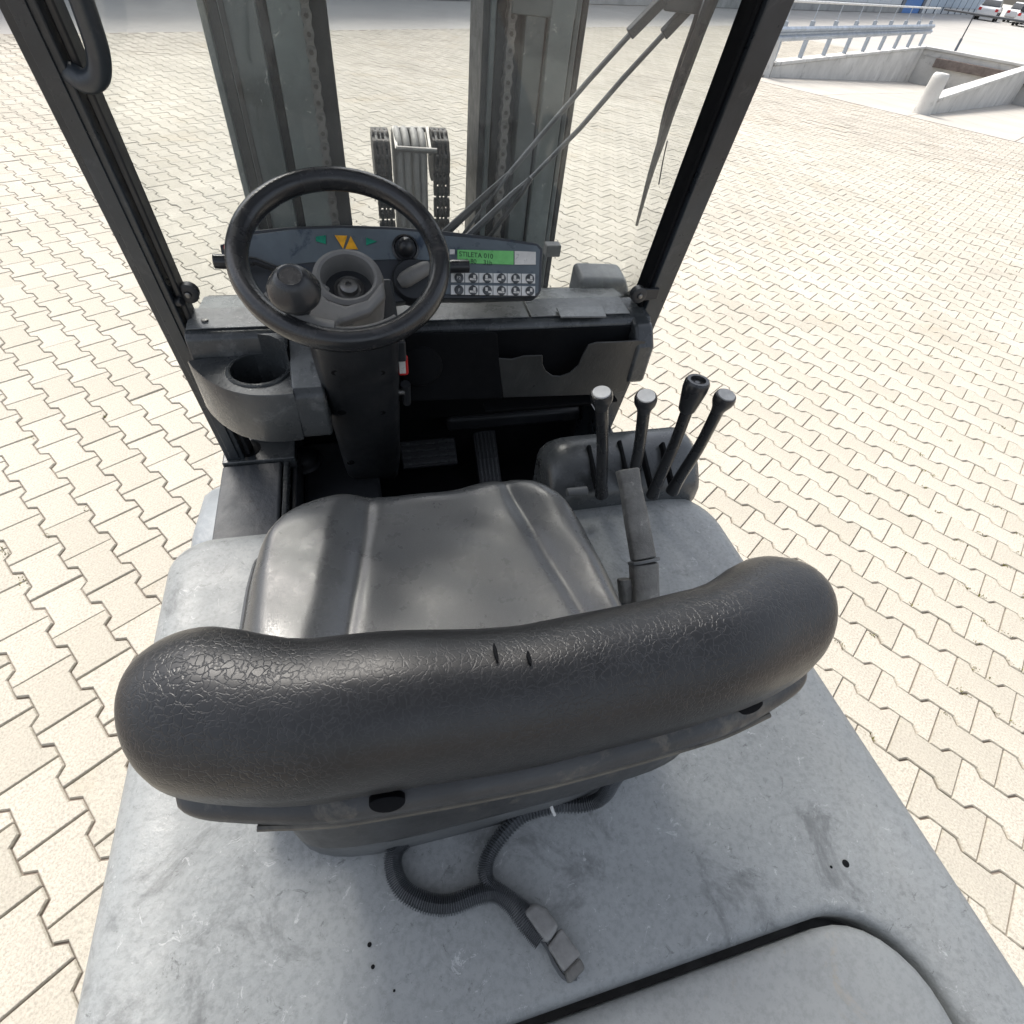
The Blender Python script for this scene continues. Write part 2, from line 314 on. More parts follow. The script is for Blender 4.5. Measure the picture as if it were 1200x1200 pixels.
at = o.data.attributes.new('tint', 'FLOAT', 'FACE'); at.data.foreach_set('value', FT)
mat('moss', (.16, .15, .04), .9, var=.4, vscale=30)
ms = MB()
for (px, py, n_, sp) in ((1120, 545, 26, 70), (1180, 640, 26, 60), (1150, 700, 18, 60), (1060, 420, 22, 60), (1170, 330, 20, 60), (1130, 800, 10, 60), (40, 620, 6, 50)):
    for _ in range(n_):
        q = PZ(px+rng.normal(0, sp), py+rng.normal(0, sp), 0); k = np.round((q[:2] @ E2/P-J0)-.5)+.5
        e2 = (k+J0)*P; k1 = q[:2] @ E1; c = G(k1, e2, -.006)
        for _2 in range(9):
            d = np.append(E1*rng.normal(0, .012)+E2*rng.normal(0, .004), 0); h = rng.uniform(.006, .014); a = rng.uniform(0, 6.28); w = .0035
            ms.add([c+d+np.array([w*math.cos(a), w*math.sin(a), 0]), c+d-np.array([w*math.cos(a), w*math.sin(a), 0]), c+d+np.array([rng.normal(0, .005), rng.normal(0, .005), h])], [(0, 1, 2)])
ms = ms.build('joint_moss', 'moss', pavement, smooth=False); ms['kind'] = 'stuff'
# concrete ramp floor (slabs), walls
DEP = -.82
def zr(e2): return -.004 if e2 <= R0+.3 else -.004+(DEP+.004)*(e2-R0-.3)/(R1-R0-.3)
ramp = MB()
ramp.add([G(RA, R0, -.06), G(RB, R0, -.06), G(RB, R1, DEP-.06), G(RA, R1, DEP-.06)], [(0, 1, 2, 3)])
ramp = struct(ramp.build('ramp', 'joint_sand', smooth=False))
cuts = [R0, R0+1.6, R0+4.6, R0+7.6, R0+10.6, R1]
for (x0, x1) in ((RA+.012, -2.742), (-2.734, RB-.01)):
    xm = (x0+x1)/2
    for i in range(5):
        y0, y1 = cuts[i]+.012, cuts[i+1]-.004
        for (p, q) in ((x0, xm-.006), (xm+.006, x1)):
            MB().prism([G(p, y0, zr(y0)-.12), G(q, y0, zr(y0)-.12), G(q, y1, zr(y1)-.12), G(p, y1, zr(y1)-.12)], [G(p, y0, zr(y0)), G(q, y0, zr(y0)), G(q, y1, zr(y1)), G(p, y1, zr(y1))]).build('slab', 'slab_concrete', ramp, bevel=.008, smooth=False)
def ramp_wall(x0, x1, y0, y1, label):
    t = thing('ramp_wall', G((x0+x1)/2, y0, 0), label, 'wall')
    MB().prism([G(x0, y0, zr(y0)-.3), G(x1, y0, zr(y0)-.3), G(x1, y1, DEP-.3), G(x0, y1, DEP-.3)], [G(x0, y0, .14), G(x1, y0, .14), G(x1, y1, .14), G(x0, y1, .14)]).build('wall_body', 'concrete', t, bevel=.015)
    MB().prism([G(x0-.03, y0, .142), G(x1+.03, y0, .142), G(x1+.03, y1, .142), G(x0-.03, y1, .142)], [G(x0-.03, y0, .21), G(x1+.03, y0, .21), G(x1+.03, y1, .21), G(x0-.03, y1, .21)]).build('coping', 'concrete', t, bevel=.015)
    return t
ramp_wall(-6.38, -6.15, 15.75, 29.3, 'long low concrete ramp wall carrying the steel guard rail')
ramp_wall(-2.85, -2.62, 15.75, 29.3, 'low concrete wall dividing the ramp, no rail on top')
ew = thing('dock_wall', G(-2.6, 29.35, 0), 'pale concrete end wall of the loading ramp with a brown bumper strip', 'wall')
MB().prism([G(-6.4, 29.32, DEP-.3), G(4, 29.32, DEP-.3), G(4, 29.62, DEP-.3), G(-6.4, 29.62, DEP-.3)], [G(-6.4, 29.32, .14), G(4, 29.32, .14), G(4, 29.62, .14), G(-6.4, 29.62, .14)]).build('wall_body', 'concrete', ew, bevel=.015)
MB().prism([G(-6.4, 29.26, .142), G(4, 29.26, .142), G(4, 29.68, .142), G(-6.4, 29.68, .142)], [G(-6.4, 29.26, .22), G(4, 29.26, .22), G(4, 29.68, .22), G(-6.4, 29.68, .22)]).build('coping', 'concrete', ew, bevel=.015)
MB().prism([G(-5.6, 29.18, -.28), G(-1.2, 29.18, -.28), G(-1.2, 29.315, -.28), G(-5.6, 29.315, -.28)], [G(-5.6, 29.18, -.02), G(-1.2, 29.18, -.02), G(-1.2, 29.315, -.02), G(-5.6, 29.315, -.02)]).build('bumper_strip', 'bumper', ew, bevel=.02)
for q, lab in (((-6.27, 15.55), 'stout round concrete post at the foot of the railed ramp wall'), ((-2.74, 15.5), 'stout round concrete post ending the plain dividing ramp wall')):
    b = MB(); b.lathe(G(*q, -.10), (0, 0, 1), [(.17, 0), (.165, .2), (.15, .6), (.145, .66), (.12, .69), (.0, .70)], 20)
    tag(b.build('concrete_post', 'concrete'), lab, 'post')
# guard rail on the far ramp wall
gr = thing('guard_rail', G(-6.27, 17, .21), 'steel guard rail with crash beam and white handrail on the ramp wall', 'railing')
ys = [15.9+i*1.62 for i in range(9)]
for y in ys:
    MB().obox(G(-6.27, y, .21+.34), np.append(E2*.035, 0), np.append(E1*.05, 0), (0, 0, .34)).build('post', 'galvanised', gr, bevel=.006)
    MB().cyl(G(-6.27, y, .87), G(-6.27, y, 1.2), .011, seg=8).build('upright', 'galvanised', gr)
MB().tube([G(-6.27, ys[0]-.5, 1.21), G(-6.27, ys[-1]+.35, 1.21)], .023, 10).build('handrail', 'white_rail', gr)
prof = [(.02, .125), (.055, .085), (.055, .05), (.0, .013), (.0, -.013), (.055, -.05), (.055, -.085), (.02, -.125)]
prof = prof+[(d+.012, z) for d, z in prof[::-1]]
MB().loft([[G(-6.27+.05+d, y, .68+z) for d, z in prof] for y in (ys[0]-.7, ys[-1]+.35)]).build('crash_beam', 'galvanised', gr)
hr = thing('dock_railing', G(-4, 29.5, .22), 'dark tubular handrail along the end wall of the ramp', 'railing')
MB().tube([G(-6.2, 29.5, 1.2), G(3.8, 29.5, 1.2)], .032, 10).build('handrail', 'grey_rail', hr)
for x in (-5.2, -2.4, .4, 3.2):
    MB().cyl(G(x, 29.5, .56), G(x, 29.5, 1.18), .022, seg=10).build('upright', 'grey_rail', hr); MB().cyl(G(x, 29.5, .20), G(x, 29.5, .56), .045, .04, 12).build('sleeve', 'frame_dark', hr)
# long hall along the yard
hall = thing('industrial_hall', G(-17.3, 45, 0), 'long pale blue industrial hall with a blue roller door beyond the ramp', 'building')
fx = -17.2
def wallbox(x0, x1, y0, y1, z0, z1): return MB().prism([G(x0, y0, z0), G(x1, y0, z0), G(x1, y1, z0), G(x0, y1, z0)], [G(x0, y0, z1), G(x1, y0, z1), G(x1, y1, z1), G(x0, y1, z1)])
wallbox(fx-9, fx-.02, -6, 110, -.02, 6.5).build('wall', 'facade', hall, smooth=False)
wallbox(fx-.018, fx+.10, -6, 66.2, -.02, .42).build('plinth', 'plinth', hall, bevel=.02)
wallbox(fx-9.3, fx+.2, -6.2, 110.2, 6.51, 6.8).build('roof_edge', 'frame_dark', hall)
y = -5.9; i = 0
while y < 108:
    w = 3.0
    if not (66.0 < y+w/2 < 73.2):
        wallbox(fx-.016, fx+.035, y+.04, y+w-.04, .46, 6.4).build('wall_panel', 'facade_blue' if y > 73 else 'facade', hall, bevel=.01, smooth=False)
        if y > 73: wallbox(fx-.016, fx+.06, y-.03, y+.03, -.02, 6.4).build('panel_joint', 'frame_dark', hall, smooth=False)
    y += w; i += 1
wallbox(fx-.016, fx+.05, 67.0, 72.4, -.02, 4.5).build('roller_door', 'door_blue', hall, smooth=False)
for y in (66.5, 72.9): wallbox(fx-.016, fx+.12, y-.45, y+.45, -.02, 4.9).build('door_frame', 'frame_dark', hall, bevel=.02, smooth=False)
# parked cars
def car(c, heading, label, body='car_white', L=4.4, Wd=1.8, van=False):
    t = thing('parked_car', G(*c, -.03), label, 'car', 'cars parked by the hall'); ca, sa = math.cos(heading), math.sin(heading)
    ux = np.append(E1*ca+E2*sa, 0); uy = np.append(-E1*sa+E2*ca, 0); o_ = G(*c, -.03)
    def Q(a, b_, z): return o_+ux*a+uy*b_+np.array([0, 0, z])
    hb = [( -2.2, .45), (-2.2, .85), (-2.0, 1.0), (-1.2, 1.05), (1.1, .98), (1.95, .82), (2.2, .62), (2.2, .40), (1.9, .25), (-1.9, .25)]
    cab = [(-1.95, 1.0), (-1.55, 1.42), (-1.2, 1.50), (.1, 1.49), (.45, 1.42), (1.15, .97)] if not van else [(-2.15, 1.0), (-2.1, 1.85), (-1.9, 1.95), (.7, 1.93), (1.0, 1.85), (1.65, 1.0)]
    k = L/4.4
    rings = [[Q(a*k, s*Wd/2*q, z*r) for a, z in hb] for s, q, r in ((-1, .9, 1), (-1, 1, .98), (1, 1, .98), (1, .9, 1))]
    bd = MB().loft(rings).build('body', body, t, bevel=.05)
    MB().loft([[Q(a*k, s*Wd/2*.86*(1 if z < 1.1 else .84), z) for a, z in cab] for s in (-1, 1)]).build('cabin', 'car_dark', t, bevel=.05)
    rf = [(a*k*.98, z+.012) for a, z in cab[1:-1]]
    MB().loft([[Q(a, s*Wd/2*.70, z) for a, z in rf]+[Q(a, s*Wd/2*.70, z-.05) for a, z in rf[::-1]] for s in (-1, 1)]).build('roof', body, t)
    for a in (-1.35, 1.35):
        for s in (-1, 1):
            w = MB().cyl(Q(a*k, s*(Wd/2-.2), .32), Q(a*k, s*(Wd/2+.012), .32), .32, seg=20).build('wheel', 'car_tyre', t)
            MB().cyl(Q(a*k, s*(Wd/2+.005), .32), Q(a*k, s*(Wd/2+.03), .32), .20, seg=14).build('rim', 'hub_cap', w)
    for s in (-1, 1):
        MB().obox(Q(2.17*k, s*.62, .68), ux*.04, uy*.2, (0, 0, .07)).build('headlight', 'key_face', t); MB().obox(Q(-2.17*k, s*.7, .78), ux*.04, uy*.12, (0, 0, .1)).build('tail_light', 'red', t)
    return t
car((-13.6, 83.3), rad(95), 'white hatchback parked beside the hall, behind the panel van')
car((-10.0, 82.4), rad(92), 'tall white panel van parked beside the hall', van=True, L=4.9, Wd=1.95)
car((-12.0, 90.0), rad(90), 'white saloon parked farthest along the hall wall')
# ================================================================ FORKLIFT
X0 = .145
fl = thing('forklift', (X0, .2, 0), 'worn grey forklift with black seat, steering wheel and mast on pale pavers', 'forklift')
HZ = .97; HL, HR = -.352, .637; TILT = math.tan(rad(9.7))
def yp(z): return 1.0-TILT*(z-1.08)           # rear face of the front pillars
# --- hood with a panel recess behind the seat
hb = MB()
def hood_ring(ins, z):
    x0, x1, yb, yf = HL+ins, HR-ins, -.75+ins, .675-ins*1.2; r = .10
    pts = []
    for (cx, cy, a0) in ((x1-r, yf-r-.02, 0), (x0+r*.6, yf-r*.6, 90), (x0+r, yb+r, 180), (x1-r, yb+r, 270)):
        rr = r*.6 if a0 == 90 else r
        pts += [np.array([cx+rr*math.cos(rad(a0+q)), cy+rr*math.sin(rad(a0+q)), z]) for q in np.linspace(0, 90, 9)]
    return pts
# panel hole: rounded rectangle
def rrect(x0, x1, y0, y1, r, z, n=7):
    pts = []
    for (cx, cy, a0) in ((x1-r, y1-r, 0), (x0+r, y1-r, 90), (x0+r, y0+r, 180), (x1-r, y0+r, 270)):
        pts += [np.array([cx+r*math.cos(rad(a0+q)), cy+r*math.sin(rad(a0+q)), z]) for q in np.linspace(0, 90, n)]
    return pts
rings = [hood_ring(0, .80), hood_ring(0, HZ-.045), hood_ring(.004, HZ-.024), hood_ring(.014, HZ-.009), hood_ring(.03, HZ-.001), hood_ring(.045, HZ)]
hb.loft(rings, caps=False); base = len(hb.v)-len(rings[0])
PX0, PX1, PY0, PY1 = -.235, .525, -.62, -.036
hole = [rrect(PX0-.012, PX1+.012, PY0-.012, PY1+.012, .112, HZ, 9), rrect(PX0-.004, PX1+.004, PY0-.004, PY1+.004, .104, HZ-.005, 9), rrect(PX0, PX1, PY0, PY1, .10, HZ-.012, 9), rrect(PX0, PX1, PY0, PY1, .10, HZ-.045, 9)]
hb.loft(hole, caps=False); h0 = len(hb.v)-4*36; n = 36
hb.f += [(base+i, base+(i+1) % n, h0+(i+1) % n, h0+i) for i in range(n)]; hb.m += [0]*n
hood = hb.build('hood', 'hood_paint', fl, angle=50)
MB().box((PX0-.03, PY0-.03, HZ-.07), (PX1+.03, PY1+.03, HZ-.046)).build('recess_floor', 'mast_grease', hood)
pi = .009
lid = MB(); lid.loft([rrect(PX0+pi, PX1-pi, PY0+pi, PY1-pi, .092, HZ-.044, 9), rrect(PX0+pi, PX1-pi, PY0+pi, PY1-pi, .092, HZ-.010, 9), rrect(PX0+pi+.004, PX1-pi-.004, PY0+pi+.004, PY1-pi-.004, .088, HZ-.002, 9), rrect(PX0+pi+.014, PX1-pi-.014, PY0+pi+.014, PY1-pi-.014, .08, HZ+.003, 9)])
lid.build('hatch_panel', 'panel_paint', fl, angle=50)
for (px, py, r) in ((991, 1012, .0042), (974, 1016, .0016), (433, 1107, .0022), (437, 1133, .002), (462, 1161, .0012)):
    p = PZ(px, py, HZ); MB().lathe(p-np.array([0, 0, .004]), (0, 0, 1), [(r, 0), (r, .0046), (r*.7, .005)], 12).build('bolt_hole', 'black_matte', hood)
# --- body below hood, sills, wheels
bd = MB(); bd.loft([hood_ring(.012, .22), hood_ring(.006, .34), hood_ring(.006, .795)], True); bd.build('chassis', 'hood_paint', fl)
cw = MB(); cw.loft([[(X0-.47, -.86+.06*k, z), (X0+.47, -.86+.06*k, z), (X0+.48, -.757, z), (X0-.48, -.757, z)] for k, z in ((1, .2), (0, .4), (0, .8), (.6, .95))]); cw.build('counterweight', 'hood_paint', fl, bevel=.03)
for s in (-1, 1):
    x = X0+s*.46; w = MB().lathe((x-.09, 1.22, .262), (1, 0, 0), [(.17, 0), (.24, .0), (.262, .02), (.262, .16), (.24, .18), (.17, .18)], 28).build('wheel', 'tyre', fl); MB().lathe((x-.08, 1.22, .262), (1, 0, 0), [(.05, 0), (.165, .01), (.165, .15), (.05, .16)], 20).build('rim', 'mast_light', w)
    x = X0+s*.36; w = MB().lathe((x-.08, -.45, .215), (1, 0, 0), [(.13, 0), (.19, .0), (.215, .02), (.215, .14), (.19, .16), (.13, .16)], 28).build('wheel', 'tyre', fl); MB().lathe((x-.07, -.45, .215), (1, 0, 0), [(.04, 0), (.125, .01), (.125, .13), (.04, .14)], 20).build('rim', 'mast_light', w)
# --- footwell
MB().box((-.20, .56, .50), (.62, 1.30, .55)).build('floor_plate', 'black_matte', fl)
MB().box((-.325, 1.215, .30), (.615, 1.25, 1.04)).build('bulkhead', 'black_matte', fl)
MB().box((-.338, .58, .25), (-.325, 1.21, .77)).build('side_sill', 'pillar_paint', fl); MB().box((.612, .66, .25), (.63, 1.21, .80)).build('side_sill', 'pillar_paint', fl)
stp = MB(); stp.box((-.352, .60, .755), (-.222, 1.035, .79)); st = stp.build('step_panel', 'step_panel', fl, bevel=.006)
MB().box((-.352, 1.038, .757), (-.19, 1.2, .796)).build('pillar_foot_plate', 'cowl_plastic', st, bevel=.004)
MB().lathe((-.30, 1.083, .790), (0, 0, 1), [(.032, 0), (.031, .0075), (.026, .008)], 24).build('drain_hole', 'black_matte', st)
MB().box((-.219, .60, .60), (-.206, 1.2, .785)).build('step_edge', 'cowl_plastic', st, bevel=.004); MB().box((-.203, .60, .56), (-.19, 1.2, .765)).build('step_edge', 'black_plastic', st, bevel=.004)
MB().box((-.187, .86, .66), (.0, 1.2, .70)).build('foot_ledge', 'black_plastic', st, bevel=.01)
p = PZ(356, 538, .71); MB().lathe(p-np.array([0, 0, .012]), (0, -.15, 1), [(.045, 0), (.045, .008), (.038, .013), (.036, .02), (.03, .031), (.016, .038), (0, .040)], 24).build('foot_switch', 'black_plastic', st)
fd = MB(); pts = [(.70, .66), (.70, .70), (.76, .74), (.90, .755), (1.02, .735), (1.12, .66), (1.16, .52), (1.16, .3), (.70, .3)]
fd.loft([[(x, y, z-dz) for y, z in pts] for x, dz in ((-.425, .05), (-.41, .02), (-.39, .004), (-.356, 0))]); fd.build('fender', 'fender_paint', fl, bevel=.006)
fd = MB(); fd.loft([[(x, y, z-dz) for y, z in pts] for x, dz in ((.645, 0), (.68, .004), (.70, .02), (.715, .05))]); fd.build('fender', 'fender_paint', fl, bevel=.006)
# pedals
br = MB(); c = np.mean([PZ(*q, .64) for q in ((467, 520), (535, 513), (535, 543), (470, 550))], 0)
nb = vunit((0, -.62, .78)); up = np.cross(nb, (1, 0, 0)); up = vunit(up)
if up[2] < 0: up = -up
pad = br.obox(c, (.082, 0, 0), up*.042, nb*.009).build('brake_pedal', 'black_plastic', fl, bevel=.006)
for k in (-.6, -.2, .2, .6): MB().obox(c+up*.042*k*1.15+nb*.011, (.076, 0, 0), up*.0045, nb*.0025).build('tread_rib', 'cowl_plastic', pad, bevel=.001)
MB().obox(c-nb*.06+np.array([0, .02, .02]), (.012, 0, 0), up*.01, nb*.05).build('pedal_arm', 'black_plastic', pad)
c = np.mean([PZ(*q, .62) for q in ((557, 515), (585, 515), (585, 562), (557, 562))], 0)
pad = MB().obox(c, (.034, -.004, 0), up*.088, nb*.007).build('accelerator_pedal', 'black_plastic', fl, bevel=.005)
for k in (-.7, -.35, 0, .35, .7): MB().obox(c+np.array([.034*k, 0, 0])+nb*.008, (.0028, 0, 0), up*.08, nb*.002).build('tread_rib', 'cowl_plastic', pad, bevel=.001)
MB().box((.2, 1.17, .72), (.60, 1.213, .765)).build('bulkhead_rail', 'black_plastic', fl, bevel=.012)
# --- front pillars and overhead guard
def pillar(x0, x1, s):
    prof = [(x0, 0), (x1, 0), (x1, .030), (x1-s*.004, .034), (x1-s*.004, .055), (x0, .055)]
    return MB().loft([[(x, yp(z)+d, z) for x, d in prof] for z in (.60, 2.16)])
pl = pillar(-.342, -.302, 1).build('pillar', 'pillar_paint', fl, bevel=.003)
ln = [(-.2995, .012), (-.289, .012), (-.289, .05), (-.2995, .05)]
MB().loft([[(x, yp(z)+d, z) for x, d in ln] for z in (.79, 2.1)]).build('seal_strip', 'black_plastic', pl, bevel=.003)
MB().loft([[(x, yp(z)+d, z) for x, d in ((-.331, -.0035), (-.312, -.0035), (-.312, -.0005), (-.331, -.0005))] for z in (.80, 2.1)]).build('cover_strip', 'pillar_paint', pl, bevel=.001)
pr_ = pillar(.640, .598, -1).build('pillar', 'pillar_paint', fl, bevel=.003)
ln = [(.5955, .008), (.586, .008), (.586, .05), (.5955, .05)]
MB().loft([[(x, yp(z)+d, z) for x, d in ln] for z in (1.14, 2.1)]).build('seal_strip', 'black_matte', pr_, bevel=.003)
for z in (1.0, 1.025, 1.06, 1.12): MB().lathe((-.342, yp(z)+.025, z), (-1, 0, 0), [(.007, 0), (.007, .004), (.004, .006)], 8).build('bolt', 'black_plastic', pl)
for z in (1.03, 1.06, 1.30, 1.45): MB().lathe((.640, yp(z)+.025, z), (1, 0, 0), [(.007, 0), (.007, .004), (.004, .006)], 8).build('bolt', 'black_plastic', pr_)
for x in (X0-.47, X0+.47): MB().loft([[(x-.03, -.62+q, z), (x+.03, -.62+q, z), (x+.03, -.55+q, z), (x-.03, -.55+q, z)] for z, q in ((HZ-.01, 0), (2.16, .12))]).build('rear_pillar', 'pillar_paint', fl, bevel=.006)
gd = MB(); gd.box((X0-.50, -.56, 2.161), (X0+.50, -.46, 2.22)); gd.box((X0-.50, .78, 2.161), (X0+.50, .88, 2.22)); gd.box((X0-.5, -.46, 2.161), (X0-.44, .78, 2.22)); gd.box((X0+.44, -.46, 2.161), (X0+.5, .78, 2.22))
gd = gd.build('overhead_guard', 'pillar_paint', fl, bevel=.006)
for k in range(8): x = X0-.37+k*.1057; MB().box((x-.024, -.459, 2.165), (x+.024, .779, 2.215)).build('guard_bar', 'pillar_paint', gd)
# grab handle on the left pillar
hp = spline([PY(60, 95, .945), PY(80, 86, .935), PY(101, 96, .925), PY(115, 88, .92), PY(115, 62, .915), PY(104, 25, .905), PY(90, -15, .895), PY(60, -95, .875), PY(45, -130, .87), PY(20, -150, .875)], 60)
MB().tube(hp, .0125, 14).build('grab_handle', 'pillar_paint', fl)
# --- windscreen
def yg(z): return yp(z)+.062
GP = (X0, yg(1.2), 1.2); GN = vunit((0, 1, TILT))
MB().loft([[(x, yg(z)+d, z) for x, d in ((-.335, 0), (.633, 0), (.633, .005), (-.335, .005))] for z in (1.135, 2.12)]).build('windscreen', 'glass_pane', fl, smooth=False)
GN2 = np.array(GN)
def PG(x, y, d=.012): return PP(x, y, np.array(GP)+GN2*d, GN2)
# wipers (outside the glass)
wp1 = MB().tube([PG(x, y, .03) for x, y in ((790, -10), (772, 6), (742, 36), (690, 94), (640, 152), (596, 204))], .0042, 8).build('wiper_arm', 'grey_rail', fl)
MB().obox(PG(757, 20, .03), (PG(777, 0, .03)-PG(737, 41, .03))/2, GN2*.006, vunit(np.cross(PG(777, 0, .03)-PG(737, 41, .03), GN2))*.0075).build('arm_cover', 'pillar_paint', wp1, bevel=.002)
MB().tube([PG(x, y, .022) for x, y in ((597, 203), (570, 228), (525, 270), (505, 288))], [.004, .006, .008, .006], 6).build('wiper_blade', 'black_plastic', wp1)
MB().tube([PG(x, y, .018) for x, y in ((597, 203), (583, 222), (546, 270), (535, 285))], .003, 6).build('blade_frame', 'grey_rail', wp1)
wp2 = MB().tube([PG(x, y, .045) for x, y in ((822, -8), (806, 10), (776, 42), (730, 92), (680, 150), (622, 209))], .0042, 8).build('wiper_arm', 'grey_rail', fl)
MB().obox(PG(793, 24, .045), (PG(808, 8, .045)-PG(776, 42, .045))/2, GN2*.006, vunit(np.cross(PG(808, 8, .045)-PG(776, 42, .045), GN2))*.0075).build('arm_cover', 'pillar_paint', wp2, bevel=.002)
MB().tube([PG(x, y, .035) for x, y in ((622, 208), (600, 228), (552, 274), (535, 290))], [.003, .0055, .007, .005], 6).build('wiper_blade', 'grey_rail', wp2)
MB().tube([PG(x, y, .03) for x, y in ((622, 208), (612, 226), (576, 274), (564, 290))], .0045, 6).build('blade_frame', 'black_plastic', wp2)
bl = [(842, -20), (822, 30), (804, 80), (786, 130), (775, 165), (762, 205), (746, 264)]
wp3 = MB().tube(spline([PG(x, y, .02) for x, y in bl], 30), list(np.interp(np.linspace(0, 1, 30), [0, .3, .6, .75, 1], [.0105, .0095, .008, .0065, .003])), 8).build('wiper_blade', 'pillar_paint', fl)
MB().tube(spline([PG(x, y, .034) for x, y in ((828, -20), (812, 30), (796, 76), (780, 128), (772, 165))], 20), .0035, 6).build('blade_frame', 'grey_rail', wp3)
MB().tube(spline([PG(x, y, .02) for x, y in ((782, 165), (777, 188), (772, 216))], 10), .0012, 5).build('rubber_strip', 'black_plastic', wp3)
MB().obox(PG(796, -2, .05), (.03, 0, 0), GN2*.02, (0, 0, .012)).build('wiper_motor', 'pillar_paint', wp3, bevel=.004)
# --- cowl
ZC = 1.17
cb = MB(); YR = .948
# shelf: profile swept in x, rear lip rounded, rising to the windscreen then out over the nose
def shelf(x0, x1, yr):
    prof = [(yr, ZC-.15), (yr, ZC-.012), (yr+.004, ZC-.004), (yr+.012, ZC), (1.035, ZC+.004), (1.05, ZC-.016), (1.15, ZC-.03), (1.19, ZC-.045), (1.205, ZC-.08), (1.205, ZC-.15)]
    return [[(x, y, z) for y, z in prof] for x in (x0, x1)]
cb.loft(shelf(-.30, .60, YR)); cowl = cb.build('cowl', 'cowl_plastic', fl, bevel=.004)
MB().box((-.07, YR-.006, ZC-.152), (.555, YR-.0008, ZC-.013)).build('cowl_shade_panel', 'black_matte', cowl, bevel=.002)  # added black sheet: shade on the cowl's rear face put into colour
MB().box((-.30, 1.125, ZC-.36), (.60, 1.15, ZC-.155)).build('knee_panel', 'black_matte', cowl, bevel=.004)
MB().loft([[(x, y, z) for y, z in ((1.275, .25), (1.275, 1.05), (1.254, 1.075), (1.254, .25))] for x in (-.33, .62)]).build('nose_panel', 'hood_paint', fl)
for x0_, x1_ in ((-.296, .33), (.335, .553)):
    MB().loft([[(x, y, z) for y, z in ((YR+.016, ZC+.0025), (YR+.016, ZC+.0045), (1.03, ZC+.0085), (1.03, ZC+.0025))] for x in (x0_, x1_)]).build('shelf_sheen_plate', 'worn_sheen_shelf', cowl, bevel=.0012)  # added pale plates; the shelf's sky reflection is put into their colour
MB().loft([[(x, y, z) for y, z in ((1.062, ZC-.02), (1.062, ZC-.0135), (1.145, ZC-.0255), (1.145, ZC-.034))] for x in (-.296, .59)]).build('nose_sheen_plate', 'worn_sheen_shelf', cowl, bevel=.0012)  # sky sheen on the nose, painted as a paler added plate
# cup-holder pod
ZT = 1.127
arc = [PZ(x, y, ZT) for x, y in ((214, 413), (218, 421), (225, 431), (236, 441), (248, 449), (262, 456), (276, 460), (290, 463), (305, 464), (322, 463.5), (344, 462))]
arc = [(p[0], p[1]) for p in arc]; poly = arc+[(arc[-1][0], YR-.002), (arc[0][0], YR-.002)]
cx, cy = PZ(304, 433, ZT)[:2]; cr = .049
pod = MB(); n = 40
cir = [(cx+cr*math.cos(t), cy+cr*math.sin(t)) for t in np.linspace(0, 2*math.pi, n, endpoint=False)]
# outer outline resampled by angle from the cup centre so that the tray floor has a true hole
def hit(t, pl):
    d = np.array([math.cos(t), math.sin(t)]); best = 9
    for i in range(len(pl)):
        a, b = np.array(pl[i])-[cx, cy], np.array(pl[(i+1) % len(pl)])-[cx, cy]; e = b-a; den = d[0]*(-e[1])+d[1]*e[0]
        if abs(den) < 1e-9: continue
        s_ = (a[0]*(-e[1])+a[1]*e[0])/den; u_ = (d[0]*a[1]-d[1]*a[0])/den
        if s_ > 1e-6 and -1e-6 <= u_ <= 1+1e-6: best = min(best, s_)
    return (cx+d[0]*best, cy+d[1]*best)
out = [hit(t, poly) for t in np.linspace(0, 2*math.pi, n, endpoint=False)]
ccx, ccy = -.21, .93
def shr(pts, k): return [(ccx+(x-ccx)*k, ccy+(y-ccy)*k) for x, y in pts]
pod.loft([[(*p, ZT-.11) for p in cir], [(*p, ZT-.002) for p in cir], [(*p, ZT) for p in shr(cir, 1)], [(*p, ZT) for p in shr(out, .985)], [(*p, ZT-.003) for p in out], [(*p, ZT-.10) for p in shr(out, .985)], [(*p, ZT-.104) for p in shr(out, .97)]], caps=False)
pd = pod.build('cup_holder', 'cowl_plastic', cowl, angle=45)
MB().lathe((cx, cy, ZT-.112), (0, 0, 1), [(.053, 0), (.053, .006), (.0, .007)], 30).build('cup_floor', 'black_matte', cowl)
MB().lathe((cx, cy, ZT-.105), (0, 0, 1), [(.0475, 0), (.0475, .108), (.050, .1095), (.054, .1085), (.0555, .1055), (.0555, .104), (.0485, .10)], 40, caps=False).build('cup_ring', 'cowl_plastic', cowl)
# rib block between the tray and the column, and tray back rim
xa, xb = PZ(341, 440, ZT)[0], PZ(372, 440, ZT+.02)[0]
MB().loft([[(x, y, z) for y, z in ((.824, ZC-.145), (.819, ZC-.058), (.826, ZC-.046), (.905, ZC-.010), (YR+.02, ZC+.001), (YR+.02, ZC-.14))] for x in (xa, xb+.008)]).build('cowl_rib', 'cowl_plastic', cowl, bevel=.006)
MB().loft([[(x, y, z) for y, z in ((.834, ZC-.044), (.834, ZC-.040), (.905, ZC-.0065), (YR+.012, ZC+.0035), (YR+.012, ZC-.001), (.905, ZC-.012))] for x in (xa+.004, xb+.004)]).build('rib_sheen_plate', 'worn_sheen_shelf', cowl, bevel=.0015)  # added plate paints the rib's lit top paler than its shaded front
fil = MB(); fil.loft([[(-.30+0*q, YR+.002-q*.010, ZC+.0022-q*.0), (xa+.01, YR+.002-q*.010, ZC+.0022)] for q in (0, 1)], caps=False)
rim = MB(); ra = [(xa+.001, .885), (xa-.004, .905), (xa-.013, .925), (xa-.028, .940), (xa-.05, .9475)]
rim.loft([[(x, y, ZT-.02), (xa+.002, YR+.001, ZT-.02), (xa+.002, YR+.001, ZC-.001), (x, y, ZC-.001)] for x, y in ra], caps=True); rim.build('tray_corner', 'cowl_plastic', cowl)
